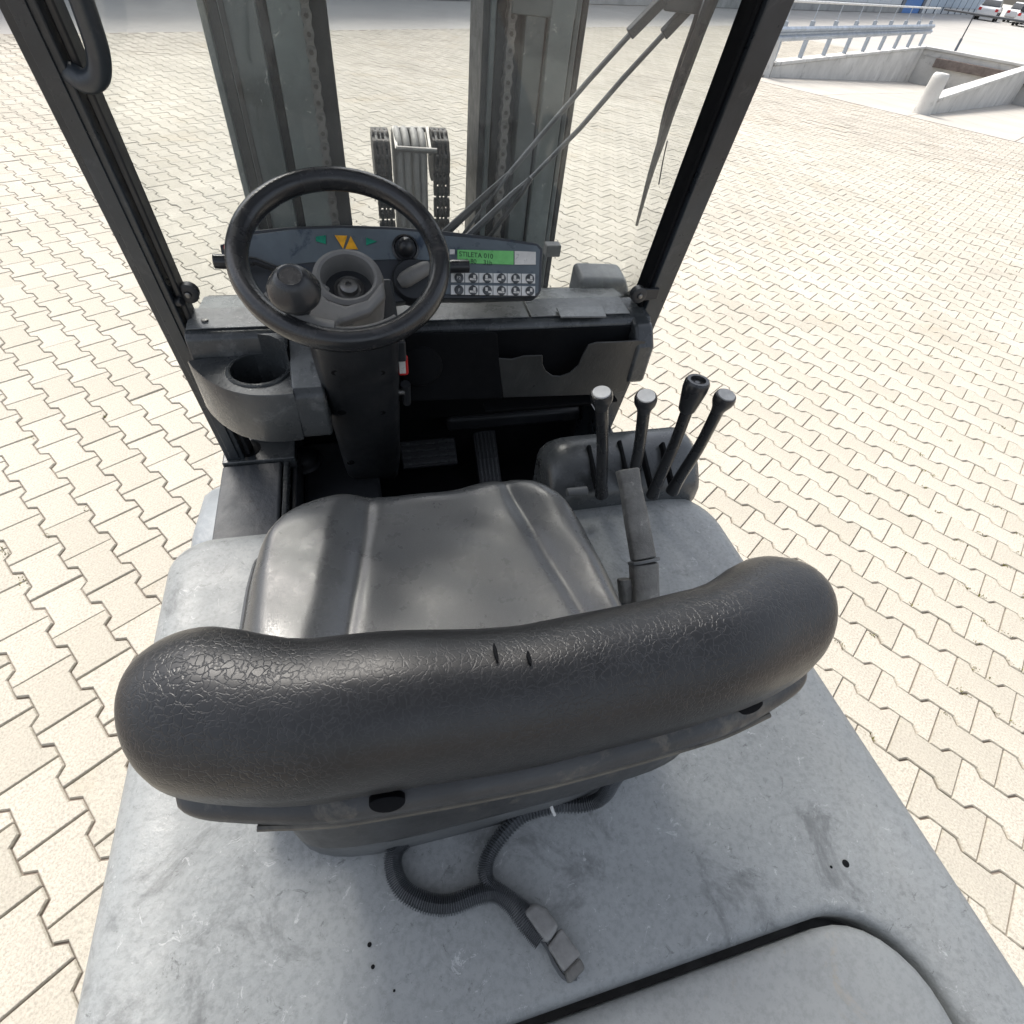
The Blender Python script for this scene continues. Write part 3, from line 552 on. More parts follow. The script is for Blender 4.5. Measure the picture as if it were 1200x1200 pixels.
for q in ((240, 376), (700, 362)): MB().lathe(PZ(*q, ZC+.006), (0, 0, 1), [(.006, 0), (.006, .003), (.003, .0035)], 12).build('screw', 'steel', cowl)
# access flap and end cap
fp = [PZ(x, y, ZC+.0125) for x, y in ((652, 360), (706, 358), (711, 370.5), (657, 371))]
MB().plate(fp, (0, 0, -.004)).build('access_flap', 'worn_sheen_shelf', cowl, bevel=.0015)
MB().loft([[(x, y, z) for y, z in ((.90, ZC-.13), (.90, ZC-.04), (.93, ZC-.004), (1.0, ZC+.004), (1.0, ZC-.13))] for x in (.552, .597)]).build('cowl_end', 'cowl_plastic', cowl, bevel=.01)
# document pocket
YPK = .905
pk = [(584, 420), (600, 421), (615, 417), (636, 416.5), (636, 427), (640, 435), (648, 440.5), (657, 441), (668, 437), (678, 428), (684, 414), (690, 404), (699, 401.5), (720, 401), (747, 399), (757, 400), (733, 458), (722, 461), (690, 463), (590, 466)]
pk3 = [PY(x, y, YPK) for x, y in pk]
MB().plate(pk3, (0, .004, 0)).build('document_pocket', 'pocket_plastic', cowl, bevel=.0015)
MB().plate([PY(x, y, YPK-.001) for x, y in ((466, 392), (575, 389), (583, 391), (585, 420), (590, 467), (466, 471))], (0, .006, 0)).build('dash_panel', 'black_matte', cowl, bevel=.003)
MB().box((.24, YPK+.006, .985), (.55, YR-.007, .99)).build('pocket_floor', 'black_matte', cowl)
# side latches
def latch(c, s):
    l_ = MB(); l_.loft([[c+np.array([s*a, d, h]) for a, h in ((-.045, -.011), (.0, -.013), (.012, -.009), (.017, 0), (.012, .010), (0, .013), (-.045, .012))] for d in (-.004, .004)]); o = l_.build('window_latch', 'black_plastic', fl, bevel=.002)
    MB().lathe(c+np.array([s*.0, -.004, 0]), (0, -1, 0), [(.014, -.014), (.0165, -.012), (.0165, .002), (.012, .004), (.006, .004), (.005, .007)], 20).build('roller', 'black_plastic', o); MB().lathe(c+np.array([0, -.008, 0]), (0, -1, 0), [(.005, 0), (.005, .003), (.003, .004)], 10).build('latch_bolt', 'steel', o); return o
latch(PY(221, 343, 1.0), 1); latch(PY(748, 345, .975), -1)
MB().cyl(PY(204, 354, .99), PY(214, 353, .985), .008, seg=12).build('stop_buffer', 'black_plastic', fl, bevel=.002)
# lamp box outside the screen
q = [PY(x, y, 1.14) for x, y in ((674, 361), (681, 327), (735, 328), (742, 361))]
lb = MB(); lb.loft([[q[0], q[3], q[2], q[1]], [p+np.array([0, .07, .012]) for p in (q[0], q[3], q[2], q[1])]]); lb.build('work_lamp', 'lamp_housing', fl, bevel=.012, seg=3)
# --- steering column, wheel
WC = C0+ray(401, 300)*.716; WN = vunit((0, -.438, .899)); WU = np.array([1., 0, 0]); WV = np.cross(WN, WU)
def wpt(a, b, h=0): return WC+WU*a+WV*b+WN*h
def colring(d, hw, f_, bk):
    c = WC-WN*d; pts = []
    for a, b in ((-1, -.25), (-.93, -.7), (-.75, -.93), (-.4, -1), (.4, -1), (.75, -.93), (.93, -.7), (1, -.25), (1, 1), (-1, 1)): pts.append(c+WU*hw*a+WV*(f_*(-b) if b < 0 else -bk*b)*-1 if False else c+WU*hw*a+WV*(b*(f_ if b < 0 else bk)))
    return pts
cs = MB(); cs.loft([colring(.115, .071, .055, .06), colring(.20, .072, .06, .06), colring(.45, .071, .058, .06), colring(.70, .070, .054, .06), colring(.775, .066, .045, .06), colring(.80, .052, .03, .06)])
col_ = cs.build('steering_column', 'black_plastic', fl, bevel=.006)
def onface(px, py):      # point on the driver-side face of the column
    return PP(px, py, WC-WN*.45-WV*.058, WV)
for q in ((394, 437), (446, 437), (401, 484), (447, 484), (411, 543)):
    p = onface(*q); MB().lathe(p-WV*-.001, -WV, [(.008, -.002), (.008, .0012), (.006, .0018), (.0, .0005)], 12).build('screw', 'black_matte', col_)
key = MB(); kp = WC-WN*.22+WU*.074
ks = MB().obox(PY(470, 410, .83), (.008, 0, 0), (0, .008, 0), (0, 0, .02)).build('key_lock', 'black_plastic', col_, bevel=.004)
MB().obox(PY(472, 428, .845), (.0095, 0, 0), (0, .004, 0), (0, 0, .02)).build('key_fob', 'red', col_, bevel=.004); MB().obox(PY(471.5, 429, .838), (.0055, 0, 0), (0, .002, 0), (0, 0, .014)).build('fob_label', 'white_sticker', col_)
MB().cyl(PY(462, 460, .87), PY(474, 459, .87), .006, seg=10).build('tilt_lever', 'steel', col_); MB().cyl(PY(475, 450, .87), PY(477, 472, .885), .0095, .008, seg=12).build('tilt_knob', 'black_plastic', col_)
MB().lathe(PY(492, 428, .905), (0, -1, .1), [(.045, -.02), (.045, 0), (.038, .010), (.016, .016), (0, .018)], 28).build('horn_dome', 'black_matte', cowl)
# wheel rim (slightly egg section)
RMJ, RT = .1305, .0142
rings = []
for t in np.linspace(0, 2*math.pi, 72, endpoint=False):
    rd = WU*math.cos(t)+WV*math.sin(t)
    rings.append([WC+rd*(RMJ+RT*math.cos(q))+WN*RT*1.12*math.sin(q) for q in np.linspace(0, 2*math.pi, 18, endpoint=False)])
sw = MB().loft(rings, loop=True).build('steering_wheel', 'wheel_rim', fl)
HC = (WC-WN*.042)+WV*.0+WU*.0
HC = PP(408, 330, WC-WN*.045, WN)
def hp_(a, b, h): return HC+WU*a+WV*b+WN*h
MB().lathe(HC, WN, [(.047, -.075), (.050, -.03), (.050, .0), (.047, .010), (.041, .013), (.037, .0115), (.0345, .004), (.034, -.018), (.0, -.019)], 36).build('hub', 'hub_grey', sw)
MB().lathe(HC, WN, [(.0215, -.0185), (.0215, -.014), (.019, -.012), (.0165, -.015), (.0135, -.015), (.013, -.007), (.010, -.005), (.0045, -.005), (.004, -.009), (0, -.009)], 24).build('hub_nut', 'steel', sw)
MB().lathe(HC, WN, [(.0336, -.0188), (.0336, -.0178), (0, -.0176)], 28).build('hub_recess', 'black_plastic', sw)
def rimang(px, py): d = PP(px, py, WC, WN)-WC; return math.atan2(np.dot(d, WV), np.dot(d, WU))
def spoke(a_rim, a_hub, w0, w1, th=.008):
    rings = []
    r0 = hp_(.044*math.cos(a_hub), .044*math.sin(a_hub), .0); r1 = WC+(RMJ-.006)*(WU*math.cos(a_rim)+WV*math.sin(a_rim))-WN*.006
    for u in np.linspace(0, 1, 9):
        p = r0*(1-u)+r1*u+WN*(-.012*math.sin(math.pi*u)); dr = vunit((r1-r0)-WN*np.dot(r1-r0, WN)); sd = np.cross(WN, dr); w = w0*(1-u)+w1*u
        rings.append([p+sd*w*math.cos(q)+WN*th*math.sin(q) for q in np.linspace(0, 2*math.pi, 14, endpoint=False)])
    MB().loft(rings).build('spoke', 'hub_grey', sw)
spoke(rimang(338, 362), math.pi*1.02, .02, .026); spoke(rimang(372, 386), math.pi*1.42, .022, .026)
rings = []
for a in np.linspace(rimang(318, 345), rimang(392, 392), 16):
    rd = WU*math.cos(a)+WV*math.sin(a); rings.append([WC+rd*(RMJ-.016+.013*math.cos(q))+WN*(-.004+.013*math.sin(q)) for q in np.linspace(0, 2*math.pi, 12, endpoint=False)])
MB().loft(rings).build('spoke_root', 'hub_grey', sw)
rings = []
for a in np.linspace(rimang(385, 392), rimang(470, 378), 14):
    rd = WU*math.cos(a)+WV*math.sin(a); rings.append([WC+rd*(RMJ-.0165+.006*math.cos(q))+WN*(-.005+.007*math.sin(q)) for q in np.linspace(0, 2*math.pi, 10, endpoint=False)])
MB().loft(rings).build('rim_lip', 'hub_grey', sw)
spp = [(313, 342), (322, 337), (345, 343), (372, 338), (384, 350), (405, 357), (430, 350), (449, 326), (452, 346), (434, 364), (394, 379), (390, 392), (362, 388), (338, 374), (321, 357)]
MB().plate([PP(x, y, WC-WN*.016, WN) for x, y in spp], -WN*.016).build('spoke_web', 'hub_grey', sw, bevel=.006, seg=3)
KC = PP(351, 362, WC+WN*.004, WN)
MB().lathe(KC, WN, [(.014, 0), (.013, .012), (.0135, .018), (.024, .022), (.0305, .030), (.0315, .037), (.029, .043), (.021, .056), (.0165, .061), (.014, .062), (.0125, .0605), (0, .0605)], 32).build('spinner_knob', 'lever_black', sw)
# --- instrument console
FB, FTp = np.array([0, .928, 1.226]), np.array([0, .993, 1.308]); FD = vunit(FTp-FB); FN = np.cross((1., 0, 0), FD)
def PFc(px, py, d=0.): return PP(px, py, FB+FN*d, FN)
cpx = [(268, 301), (272, 286), (290, 270), (340, 265), (400, 263), (460, 265), (520, 270), (580, 277), (631, 284.5), (637, 291), (635, 340), (630, 348), (560, 350), (500, 350), (400, 362), (310, 372), (296, 360), (276, 322)]
f3 = [PFc(x, y) for x, y in cpx]; mid = np.mean(f3, 0)
cm = MB(); cm.loft([[p-FN*.062+(mid-p)*.10 for p in f3], [p-FN*.035 for p in f3], [p-FN*.004 for p in f3], [p+(mid-p)*.012 for p in f3]]); con = cm.build('instrument_console', 'console_plastic', fl, bevel=.004)
up_ = [(280, 300), (288, 276), (340, 269), (400, 267), (460, 269), (516, 274), (516, 306), (470, 304), (380, 306), (320, 312)]
MB().plate([PFc(x, y, .0022) for x, y in up_], -FN*.002).build('indicator_panel', 'panel_film', con, bevel=.001)
rp = [(520, 276), (580, 281), (629, 288), (633, 293), (631, 342), (627, 345), (522, 345)]
MB().plate([PFc(x, y, .0022) for x, y in rp], -FN*.002).build('display_panel', 'panel_film', con, bevel=.001)
def onpan(name, px, matn, d=.0042, th=.0018, bv=.0005): return MB().plate([PFc(x, y, d) for x, y in px], -FN*th).build(name, matn, con, bevel=bv)
onpan('indicator_light', [(370, 277), (382, 275.5), (382, 286), (370, 282.5)], 'green_lens'); onpan('indicator_light', [(429, 278), (442, 283), (429, 287.5)], 'green_lens')
onpan('indicator_light', [(392, 275.5), (407, 276), (402, 291.5)], 'amber'); onpan('indicator_light', [(411, 276.5), (419.5, 292), (404.5, 292)], 'amber')
onpan('display_screen', [(536, 292.5), (602, 294), (602, 310), (536, 308)], 'lcd'); onpan('type_plate', [(603, 294), (628, 295), (628, 310), (603, 310)], 'white_sticker')
onpan('status_light', [(527, 292), (533, 292.3), (533, 298), (527, 298)], 'white_sticker')
FU = vunit(PFc(600, 330)-PFc(540, 326)); FUy = np.cross(FN, FU)
text('display_text', 'STILETA 010', .0118, PFc(537.5, 301), FU, FUy, 'ink', con, .0046); text('display_text', '1-80    31h', .0112, PFc(545, 309), FU, FUy, 'ink', con, .0046)
keys = ['F2', '1', '2', '3', '4', '5', 'F', 'a', 'b', 'c', 'd', 'e']
for r_ in range(2):
    for k in range(6):
        xl = 528.5+k*16.6; yt = (319.5 if r_ == 0 else 334)+k*.25; kx = [(xl, yt), (xl+15.6, yt+.2), (xl+15.6, yt+11.2), (xl, yt+11)]
        b = MB().plate([PFc(x, y, .0045) for x, y in kx], -FN*.0022); c = PFc(xl+9.3, yt+6.0, .0045)
        b.lathe(c, FN, [(.0085, -.001), (.0083, .0022), (.0072, .003), (0, .003)], 18, 1)
        if k == 0: pass
        else:
            ic = [(-.004, -.003, .0028, .0018), (.002, .0015, .0022, .003), (.001, -.0035, .004, .0012)][:1+(k+r_) % 3+1]
            for (a, q, sx, sy) in ic: b.obox(c+FU*a*(1 if k % 2 else -1)+FUy*q+FN*.0032, FU*sx, FUy*sy, FN*.0004, 2)
        b.build('button', ['key_face', 'key_dark', 'white_sticker'], con)
text('button_text', 'F2', .0075, PFc(534.5, 328.3), FU, FUy, 'key_face', con, .0078); text('button_text', 'F', .0075, PFc(536.3, 342.8), FU, FUy, 'key_face', con, .0078)
MB().lathe(PFc(475, 292), FN, [(.0235, 0), (.0235, .005), (.020, .007), (.018, .004), (.0155, .004), (.015, .018), (.012, .026), (.004, .031), (0, .0312)], 28).build('rotary_knob', 'lever_black', con)
MB().lathe(PFc(483, 330), FN, [(.036, -.03), (.036, .012), (.032, .018), (0, .019)], 28).build('switch_base', 'black_plastic', con)
a_, b_ = PFc(468, 332, .024), PFc(503, 312, .026)
MB().tube(spline([a_, (a_+b_)/2+FN*.004, b_], 9), [.008, .0125, .014, .014, .014, .0135, .013, .012, .009], 14).build('switch_grip', 'hub_grey', con)
onp = onpan('hazard_switch', [(257, 286), (273, 283), (276, 298), (260, 300)], 'console_plastic', .004, .02, .003); MB().lathe(PFc(268, 291, .004), FN, [(.007, 0), (.007, .003), (.005, .005), (0, .0055)], 16).build('hazard_light', 'red', con)
for pp in (((250, 306), (276, 307), (300, 306), (330, 318)), ((550, 312), (530, 312), (505, 318), (470, 330))):
    q = [PFc(*pp[0], .03), PFc(*pp[1], .028), PFc(*pp[2], .022), PFc(*pp[3], .01)]
    MB().tube(q, [.011, .0115, .006, .006], 12).build('stalk', 'lever_black', con, bevel=.002)
# --- seat
def seat_h(x, v):
    xl, xr = -.018-.075*(1-v)**1.3, .190+.072*(1-v)**1.3
    fr = min(1, (1.08-v)*4)
    d = max(xl-x, x-xr); t = min(1, max(0, (d+.004)/.055)); h = .017*t*t*(3-2*t)*fr
    h -= .0045*math.exp(-(d/.010)**2)*fr
    if d < 0: h -= .007*(1-math.exp(-(d/.05)**2))*min(1, (1-v)*3+.2)
    return h+.0016*math.sin(x*41+v*9)*math.sin(v*17+x*11)
SX, SW, SY0, SY1, SZ = .057, .240, .215, .612, 1.105
seat = MB(); NU, NV = 100, 44; grid = []
for j in range(NV+1):
    v = j/NV; row = []
    for i in range(NU+1):
        u = -1+2*i/NU
        wv = 1-.11*max(0, v-.45)**2*2.4-(.16*max(0, v-.86)/.14 if v > .86 else 0)*.6
        fr_ = SY1-.024*abs(u)**3-.026*abs(u)**9-.016*math.exp(-((abs(u)-.0)/.42)**4)*.9-.055*max(0, abs(u)-.72)**2*12*.28
        x = SX+SW*u*wv; yv = SY0+(fr_-SY0)*v; z = SZ+seat_h(x, v)
        e = max(0, (abs(u)-.86)/.14); z -= .030*e**2.4; f_ = max(0, (v-.90)/.10); z -= .030*f_**2.2
        row.append(np.array([x, yv, z]))
    grid.append(row)
vs_ = [p for r in grid for p in r]; fs_ = [(j*(NU+1)+i, j*(NU+1)+i+1, (j+1)*(NU+1)+i+1, (j+1)*(NU+1)+i) for j in range(NV) for i in range(NU)]
seat.add(vs_, fs_)
bd_ = [j*(NU+1) for j in range(NV)]+[NV*(NU+1)+i for i in range(NU)]+[j*(NU+1)+NU for j in range(NV, 0, -1)]+[i for i in range(NU, 0, -1)]
bp_ = [vs_[i] for i in bd_]; cc = np.array([SX, .4, 0]); nb_ = len(bp_)
def low(k, z): return [np.array([cc[0]+(p[0]-cc[0])*k, cc[1]+(p[1]-cc[1])*k, z]) for p in bp_]
r1, r2, r3 = [p*np.array([1, 1, 1])+np.array([(p[0]-cc[0])*.02, (p[1]-cc[1])*.015, -.016]) for p in bp_], low(1.015, 1.04), low(.97, .995)
o_ = len(seat.v); seat.v += [tuple(p) for p in r1+r2+r3]
for i in range(nb_):
    k = (i+1) % nb_; seat.f += [(bd_[i], o_+i, o_+k, bd_[k])]+[(o_+r*nb_+i, o_+(r+1)*nb_+i, o_+(r+1)*nb_+k, o_+r*nb_+k) for r in range(2)]; seat.m += [0]*3
so_ = seat.build('seat', 'seat_vinyl', fl, angle=80)
MB().loft([[(x*1., y, z) for x, y in ((SX-.20, .20), (SX+.22, .20), (SX+.22, .56), (SX-.20, .56))] for z in (HZ+.002, 1.0)]).build('seat_base', 'base_grey', so_, bevel=.015)
# piping along the left edge
MB().tube([p+np.array([(p[0]-cc[0])*.02, 0, -.012]) for p in [grid[j][0] for j in range(0, NV+1)]], .0045, 8).build('piping', 'seat_vinyl', so_)
# backrest: roll lofted across the width
BX, BW, BY = .093, .279, .163
def sst(a, lo, hi): t = min(1, max(0, (a-lo)/(hi-lo))); return t*t*(3-2*t)
def back_ring(s_):
    a = abs(s_); e = max((max(0, 1-a**9))**.36, .03); zlow = 1.262+.016*math.exp(-((s_+.52)/.16)**2)+.014*math.exp(-((s_-.66)/.13)**2); top = 1.365
    x = BX+BW*s_; wing = sst(a, .55, .88)
    sk = .026*max(0, -s_)
    yf = BY+.050+.024*wing+.006*(s_ > 0)*wing+sk-.006*math.exp(-(s_/.4)**2); yr = BY-.056+.006*wing+.012*a*a+sk*.35
    y = (yf+yr)/2; ty = (yf-yr)/2*e
    zt = top-.010*a*a-.030*(1-e)-.006*math.exp(-((s_-.1)/.35)**2)+.0016*math.sin(s_*13); pts = []; zm = zt-.072*e
    for q in np.linspace(0, 2*math.pi, 32, endpoint=False):
        cq, sq = math.cos(q), math.sin(q)
        if sq >= 0: pts.append((x, y+ty*np.sign(cq)*abs(cq)**(.85 if cq > 0 else 1.08), zm+.072*e*sq**.9))
        else: pts.append((x, y+ty*(1-.12*abs(sq))*np.sign(cq)*abs(cq)**.55, zm+(zm-zlow)*sq*max(e, .45)))
    return pts
ss = np.concatenate([-1+.18*(1-np.cos(np.linspace(0, math.pi/2, 14)))/1, np.linspace(-.80, .80, 27), 1-.18*(1-np.cos(np.linspace(math.pi/2, 0, 14)))])
brst = MB().loft([back_ring(s_) for s_ in ss]).build('backrest', 'back_vinyl', so_, angle=80)
# hard shell: a lip that follows the roll's lower edge, and the panel under it
def lip_ring(s_):
    a = abs(s_); wing = sst(a, .55, .88); e = max(.05, (max(0, 1-a**6))**.4)
    yr = BY-.056+.006*wing+.012*a*a-.008+.009*max(0, -s_); x = BX+.004+BW*.955*s_; z = 1.262-.006*a*a
    return [(x, yr+.03+.030*e*math.cos(q), z+.0185*e*(math.sin(q) if math.sin(q) > 0 else .75*math.sin(q))) for q in np.linspace(0, 2*math.pi, 20, endpoint=False)]
MB().loft([lip_ring(s_) for s_ in np.concatenate([np.linspace(-1, -.9, 8), np.linspace(-.88, .88, 33), np.linspace(.9, 1, 8)])]).build('back_shell', 'shell_plastic', so_, angle=70)
MB().tube([(BX+.004+BW*.94*s_, BY-.0625+.006*sst(abs(s_), .55, .88)+.012*s_*s_+.009*max(0, -s_)+.004*abs(s_)**12, 1.256-.006*s_*s_) for s_ in np.linspace(-.80, .80, 48)], .0028, 8).build('shell_rim', 'shell_rim', so_)
def pan(k, z, y0, hw=.205): return [np.array([BX-.005+hw*k*(np.sign(math.cos(t))*abs(math.cos(t))**.4), y0+.055+.055*(np.sign(math.sin(t))*abs(math.sin(t))**.5), z]) for t in np.linspace(0, 2*math.pi, 40, endpoint=False)]
MB().loft([pan(.92, 1.03, .135), pan(.97, 1.07, .128), pan(1, 1.12, .118), pan(1.02, 1.17, .124), pan(1.06, 1.20, .118), pan(1.1, 1.245, .115)]).build('back_panel', 'shell_plastic', so_, angle=60)
# base skirt
def skirt(k, z): return [np.array([SX+.02+x*k, .255+y*k, z]) for x, y in [(.225*np.sign(math.cos(t))*abs(math.cos(t))**.45, .118*np.sign(math.sin(t))*abs(math.sin(t))**.45) for t in np.linspace(0, 2*math.pi, 40, endpoint=False)]]
MB().loft([skirt(1.0, HZ+.002), skirt(1.0, HZ+.02), skirt(.985, HZ+.035), skirt(.93, HZ+.05), skirt(.92, 1.035)]).build('seat_skirt', 'base_grey', so_, angle=45)
for q, sx, sy in (((452, 907), .0125, .0075), ((880, 828), .012, .0055)):
    p = PP(*q, (0, .093 if q[0] < 600 else .110, 1.272), (0, -.8, .6)); p = np.array([-.022, .1105, 1.278]) if q[0] < 600 else p; nn = vunit((0, -.75, .66)); uu = vunit((1., -.10 if q[0] < 600 else .12, 0)); vv = np.cross(nn, uu)
    MB().loft([[p+nn*d+uu*sx*k*math.cos(t)+vv*sy*k*(math.sin(t)*(1 if math.sin(t) < 0 else .55)) for t in np.linspace(0, 2*math.pi, 24, endpoint=False)] for d, k in ((-.02, 1), (.001, 1), (.0015, .8))]).build('shell_slot', 'black_matte', so_)
for q, a in (((581, 765), .007), ((620, 771), .005)):
    d = ray(*q); pp = None
    t0 = (1.362-CH)/d[2]; p = C0+d*t0
    MB().loft([[p+np.array([.0012*k*math.cos(t)+.0, a*k*math.sin(t), .0006*h]) for t in np.linspace(0, 2*math.pi, 10, endpoint=False)] for h, k in ((-4, 1), (2.2, 1), (2.4, .6))]).build('vinyl_tear', 'black_matte', so_)
# --- lever console
lb = MB(); X1, X2, Y1, Y2, Z1, Z2 = .303, .612, .616, .742, .93, 1.062
def lring(x, k):
    pts = [(Y1+.004, Z1), (Y1-.002, Z1+.03), (Y1, Z1+.066), (Y1+.006, Z1+.078), (Y1+.030, Z2-.026), (Y1+.050, Z2-.009), (Y1+.074, Z2-.001), (Y2-.02, Z2-.002), (Y2, Z2-.02), (Y2, Z1)]
    cy_, cz_ = (Y1+Y2)/2, Z1
    return [(x, cy_+(y-cy_)*(.6+.4*k), cz_+(z-cz_)*k) for y, z in pts]
lb.loft([lring(X1, .70), lring(X1+.005, .82), lring(X1+.018, .93), lring(X1+.04, .99), lring(X1+.06, 1), lring(X2-.04, 1), lring(X2-.018, .97), lring(X2-.004, .88), lring(X2, .78)])
lev = lb.build('lever_console', 'lever_box', fl, angle=50)
MB().cyl(PZ(664, 577, 1.03), PZ(688, 575, 1.03), .0075, .0085, 14).build('release_pin', 'base_grey', lev, bevel=.002); MB().cyl(PZ(634, 548, 1.0), PZ(641, 546, 1.0), .014, .012, 14).build('side_knob', 'lever_black', lev, bevel=.003)
LV = [((705, 572), (705, 462), 0, .0), ((741, 566), (757, 466), 0, 0), ((768, 572), (817, 449), 1, 0), ((792, 568), (850, 465), 2, 0)]
for (bq, tq, kind, _) in LV:
    b0 = PZ(*bq, 1.032); tz = 1.245 if kind != 1 else 1.255; t0 = PZ(*tq, tz); ax = vunit(t0-b0)
    sl_ = PZ(bq[0]-3, bq[1]-30, 1.053)
    MB().obox(sl_-np.array([.011, .0, .010]), (.0035, 0, 0), (0, .036, .019), (0, -.003, .0075)).build('lever_slot', 'black_matte', lev, bevel=.002)
    path = spline([b0-ax*.02, b0+ax*.02, b0*.5+t0*.5+np.array([0, -.004, 0]), t0-ax*.02], 14); r_ = list(np.interp(np.linspace(0, 1, 14), [0, .3, .75, 1], [.0125, .0105, .0095, .010]))
    l_ = MB().tube(path, r_, 14); l_.build('lever', 'lever_black', lev)
    if kind == 1:
        MB().lathe(t0-ax*.052, ax, [(.011, 0), (.0135, .004), (.016, .02), (.0195, .042), (.0195, .054), (.017, .058), (.012, .058), (.0105, .052), (.006, .051), (.004, .054), (0, .054)], 24).build('lever_knob', 'lever_black', lev)
    else:
        MB().lathe(t0-ax*.03, ax, [(.0098, 0), (.0115, .008), (.0165, .020), (.0172, .028), (.0155, .033), (0, .0335)], 24).build('lever_knob', 'lever_black', lev)
        MB().lathe(t0-ax*.03, ax, [(.0135, .0325), (.0132, .0352), (0, .0358)], 22).build('lever_cap', 'lever_cap' if kind == 0 else 'lever_cap_grey', lev)
# --- parking brake lever beside the seat
b0, m0, t0 = PZ(756, 705, .995), PZ(754, 655, 1.045), PZ(735, 550, 1.135); ax = vunit(t0-m0)
def sq(c, ax, w, d): 
    u = vunit(np.cross(ax, (0, -.3, 1))); v = np.cross(u, ax); return [c+u*w*a+v*d*b for a, b in ((-1, -.6), (-.6, -1), (.6, -1), (1, -.6), (1, .6), (.6, 1), (-.6, 1), (-1, .6))]
pb = MB().loft([sq(m0, ax, .0195, .014), sq(m0*.5+t0*.5, ax, .0185, .0135), sq(m0*.2+t0*.8, ax, .0165, .013), sq(t0, ax, .0185, .0125)]).build('parking_brake', 'worn_lever', fl, bevel=.003)
a2 = vunit(m0-b0); MB().loft([sq(b0-a2*.02, a2, .021, .016), sq(m0-a2*.006, a2, .022, .016)]).build('brake_sleeve', 'worn_lever', pb, bevel=.003); MB().loft([sq(m0-ax*.006, ax, .0235, .017), sq(m0-ax*.001, ax, .0235, .017)]).build('brake_collar', 'base_grey', pb, bevel=.001)
MB().loft([sq(PZ(737, 705, .98), a2, .014, .014), sq(PZ(731, 678, 1.02), a2, .010, .010)]).build('brake_bracket', 'worn_lever', pb, bevel=.003)
# --- wiring behind the seat
def hoodp(pts, z=.0): return [PZ(x, y, HZ+.011+(q if len(t) > 2 else 0)) for t in pts for x, y, q in [tuple(t)+(0,)*(3-len(t))]]
cA = spline(hoodp([(728, 900, .10), (718, 916, .06), (706, 934, .025), (684, 943, .01), (648, 945), (612, 956), (584, 984), (570, 1010), (571, 1032), (586, 1046), (606, 1060), (622, 1072)]), 420)
hn = MB().tube(cA, .0068, 8, rib=.32).build('wiring_conduit', 'conduit', fl)
cB = spline(hoodp([(474, 985), (462, 1000), (462, 1022), (474, 1044), (500, 1058), (528, 1060), (556, 1050), (580, 1046), (600, 1060), (618, 1084), (634, 1102)]), 420)
MB().tube(cB, .0078, 8, rib=.32).build('wiring_conduit', 'conduit', fl)
MB().tube(spline(hoodp([(648, 930, .002), (646, 944, .010), (650, 955, .0)]), 10), .0022, 6).build('cable_tie', 'white_rail', hn)
MB().tube(spline(hoodp([(632, 1098), (642, 1112), (650, 1130), (662, 1146), (676, 1146)], 0), 24), .0022, 6).build('wire', 'conduit', hn)
def slabz(pts, z0, z1, name, matn, par, bv): b = [PZ(x, y, HZ+z1) for x, y in pts]; return MB().prism([p*np.array([1, 1, 0])+np.array([0, 0, HZ+z0]) for p in b], b).build(name, matn, par, bevel=bv)
cn = slabz([(612, 1068), (626, 1056), (642, 1064), (657, 1085), (643, 1107), (634, 1100)], .002, .022, 'connector', 'connector', fl, .006)
slabz([(642, 1109), (658, 1086), (682, 1119), (662, 1140)], .002, .019, 'connector_body', 'connector', cn, .003); slabz([(662, 1139), (680, 1121), (687, 1135), (668, 1154)], .002, .021, 'connector_end', 'worn_lever', cn, .003)
# ================================================================ mast
MY = 1.36
def mx(px, py, Y=MY): return PY(px, py, Y)[0]
mast = None
def rail(name, pxa, pxb, py, y0, y1, matn, par, bv=.003, z0=.08, z1=2.3):
    xa, xb = mx(pxa, py, y0), mx(pxb, py, y0); return MB().box((min(xa, xb), y0, z0), (max(xa, xb), y1, z1)).build(name, matn, par, bevel=bv)
mast = rail('mast', 276, 317, 100, MY, MY+.12, 'mast_paint', fl)
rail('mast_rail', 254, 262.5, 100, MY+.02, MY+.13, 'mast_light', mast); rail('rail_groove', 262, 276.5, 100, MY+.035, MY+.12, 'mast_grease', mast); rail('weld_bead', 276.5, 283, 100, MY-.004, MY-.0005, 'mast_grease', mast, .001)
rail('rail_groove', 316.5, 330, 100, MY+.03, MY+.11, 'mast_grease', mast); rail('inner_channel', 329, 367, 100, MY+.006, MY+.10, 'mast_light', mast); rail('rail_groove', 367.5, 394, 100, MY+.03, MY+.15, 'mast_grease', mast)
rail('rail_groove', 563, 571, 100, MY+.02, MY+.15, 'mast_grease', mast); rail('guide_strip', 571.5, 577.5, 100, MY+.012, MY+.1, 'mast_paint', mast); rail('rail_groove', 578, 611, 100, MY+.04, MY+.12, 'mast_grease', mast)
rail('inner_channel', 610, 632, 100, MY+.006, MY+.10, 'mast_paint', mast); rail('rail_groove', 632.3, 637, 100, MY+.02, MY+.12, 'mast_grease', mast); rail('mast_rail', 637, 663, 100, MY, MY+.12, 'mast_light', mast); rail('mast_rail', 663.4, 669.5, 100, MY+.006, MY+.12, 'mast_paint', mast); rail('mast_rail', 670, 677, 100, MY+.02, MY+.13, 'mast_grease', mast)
MB().box((mx(600, 15), MY+.002, 1.585), (mx(676, 15), MY+.03, 1.615)).build('cross_member', 'mast_paint', mast, bevel=.003)
xc = mx(484, 150, 1.5)
MB().box((mx(250, 100)+.02, MY+.135, .35), (mx(678, 100)-.02, MY+.17, .52)).build('cross_member', 'mast_paint', mast, bevel=.004)
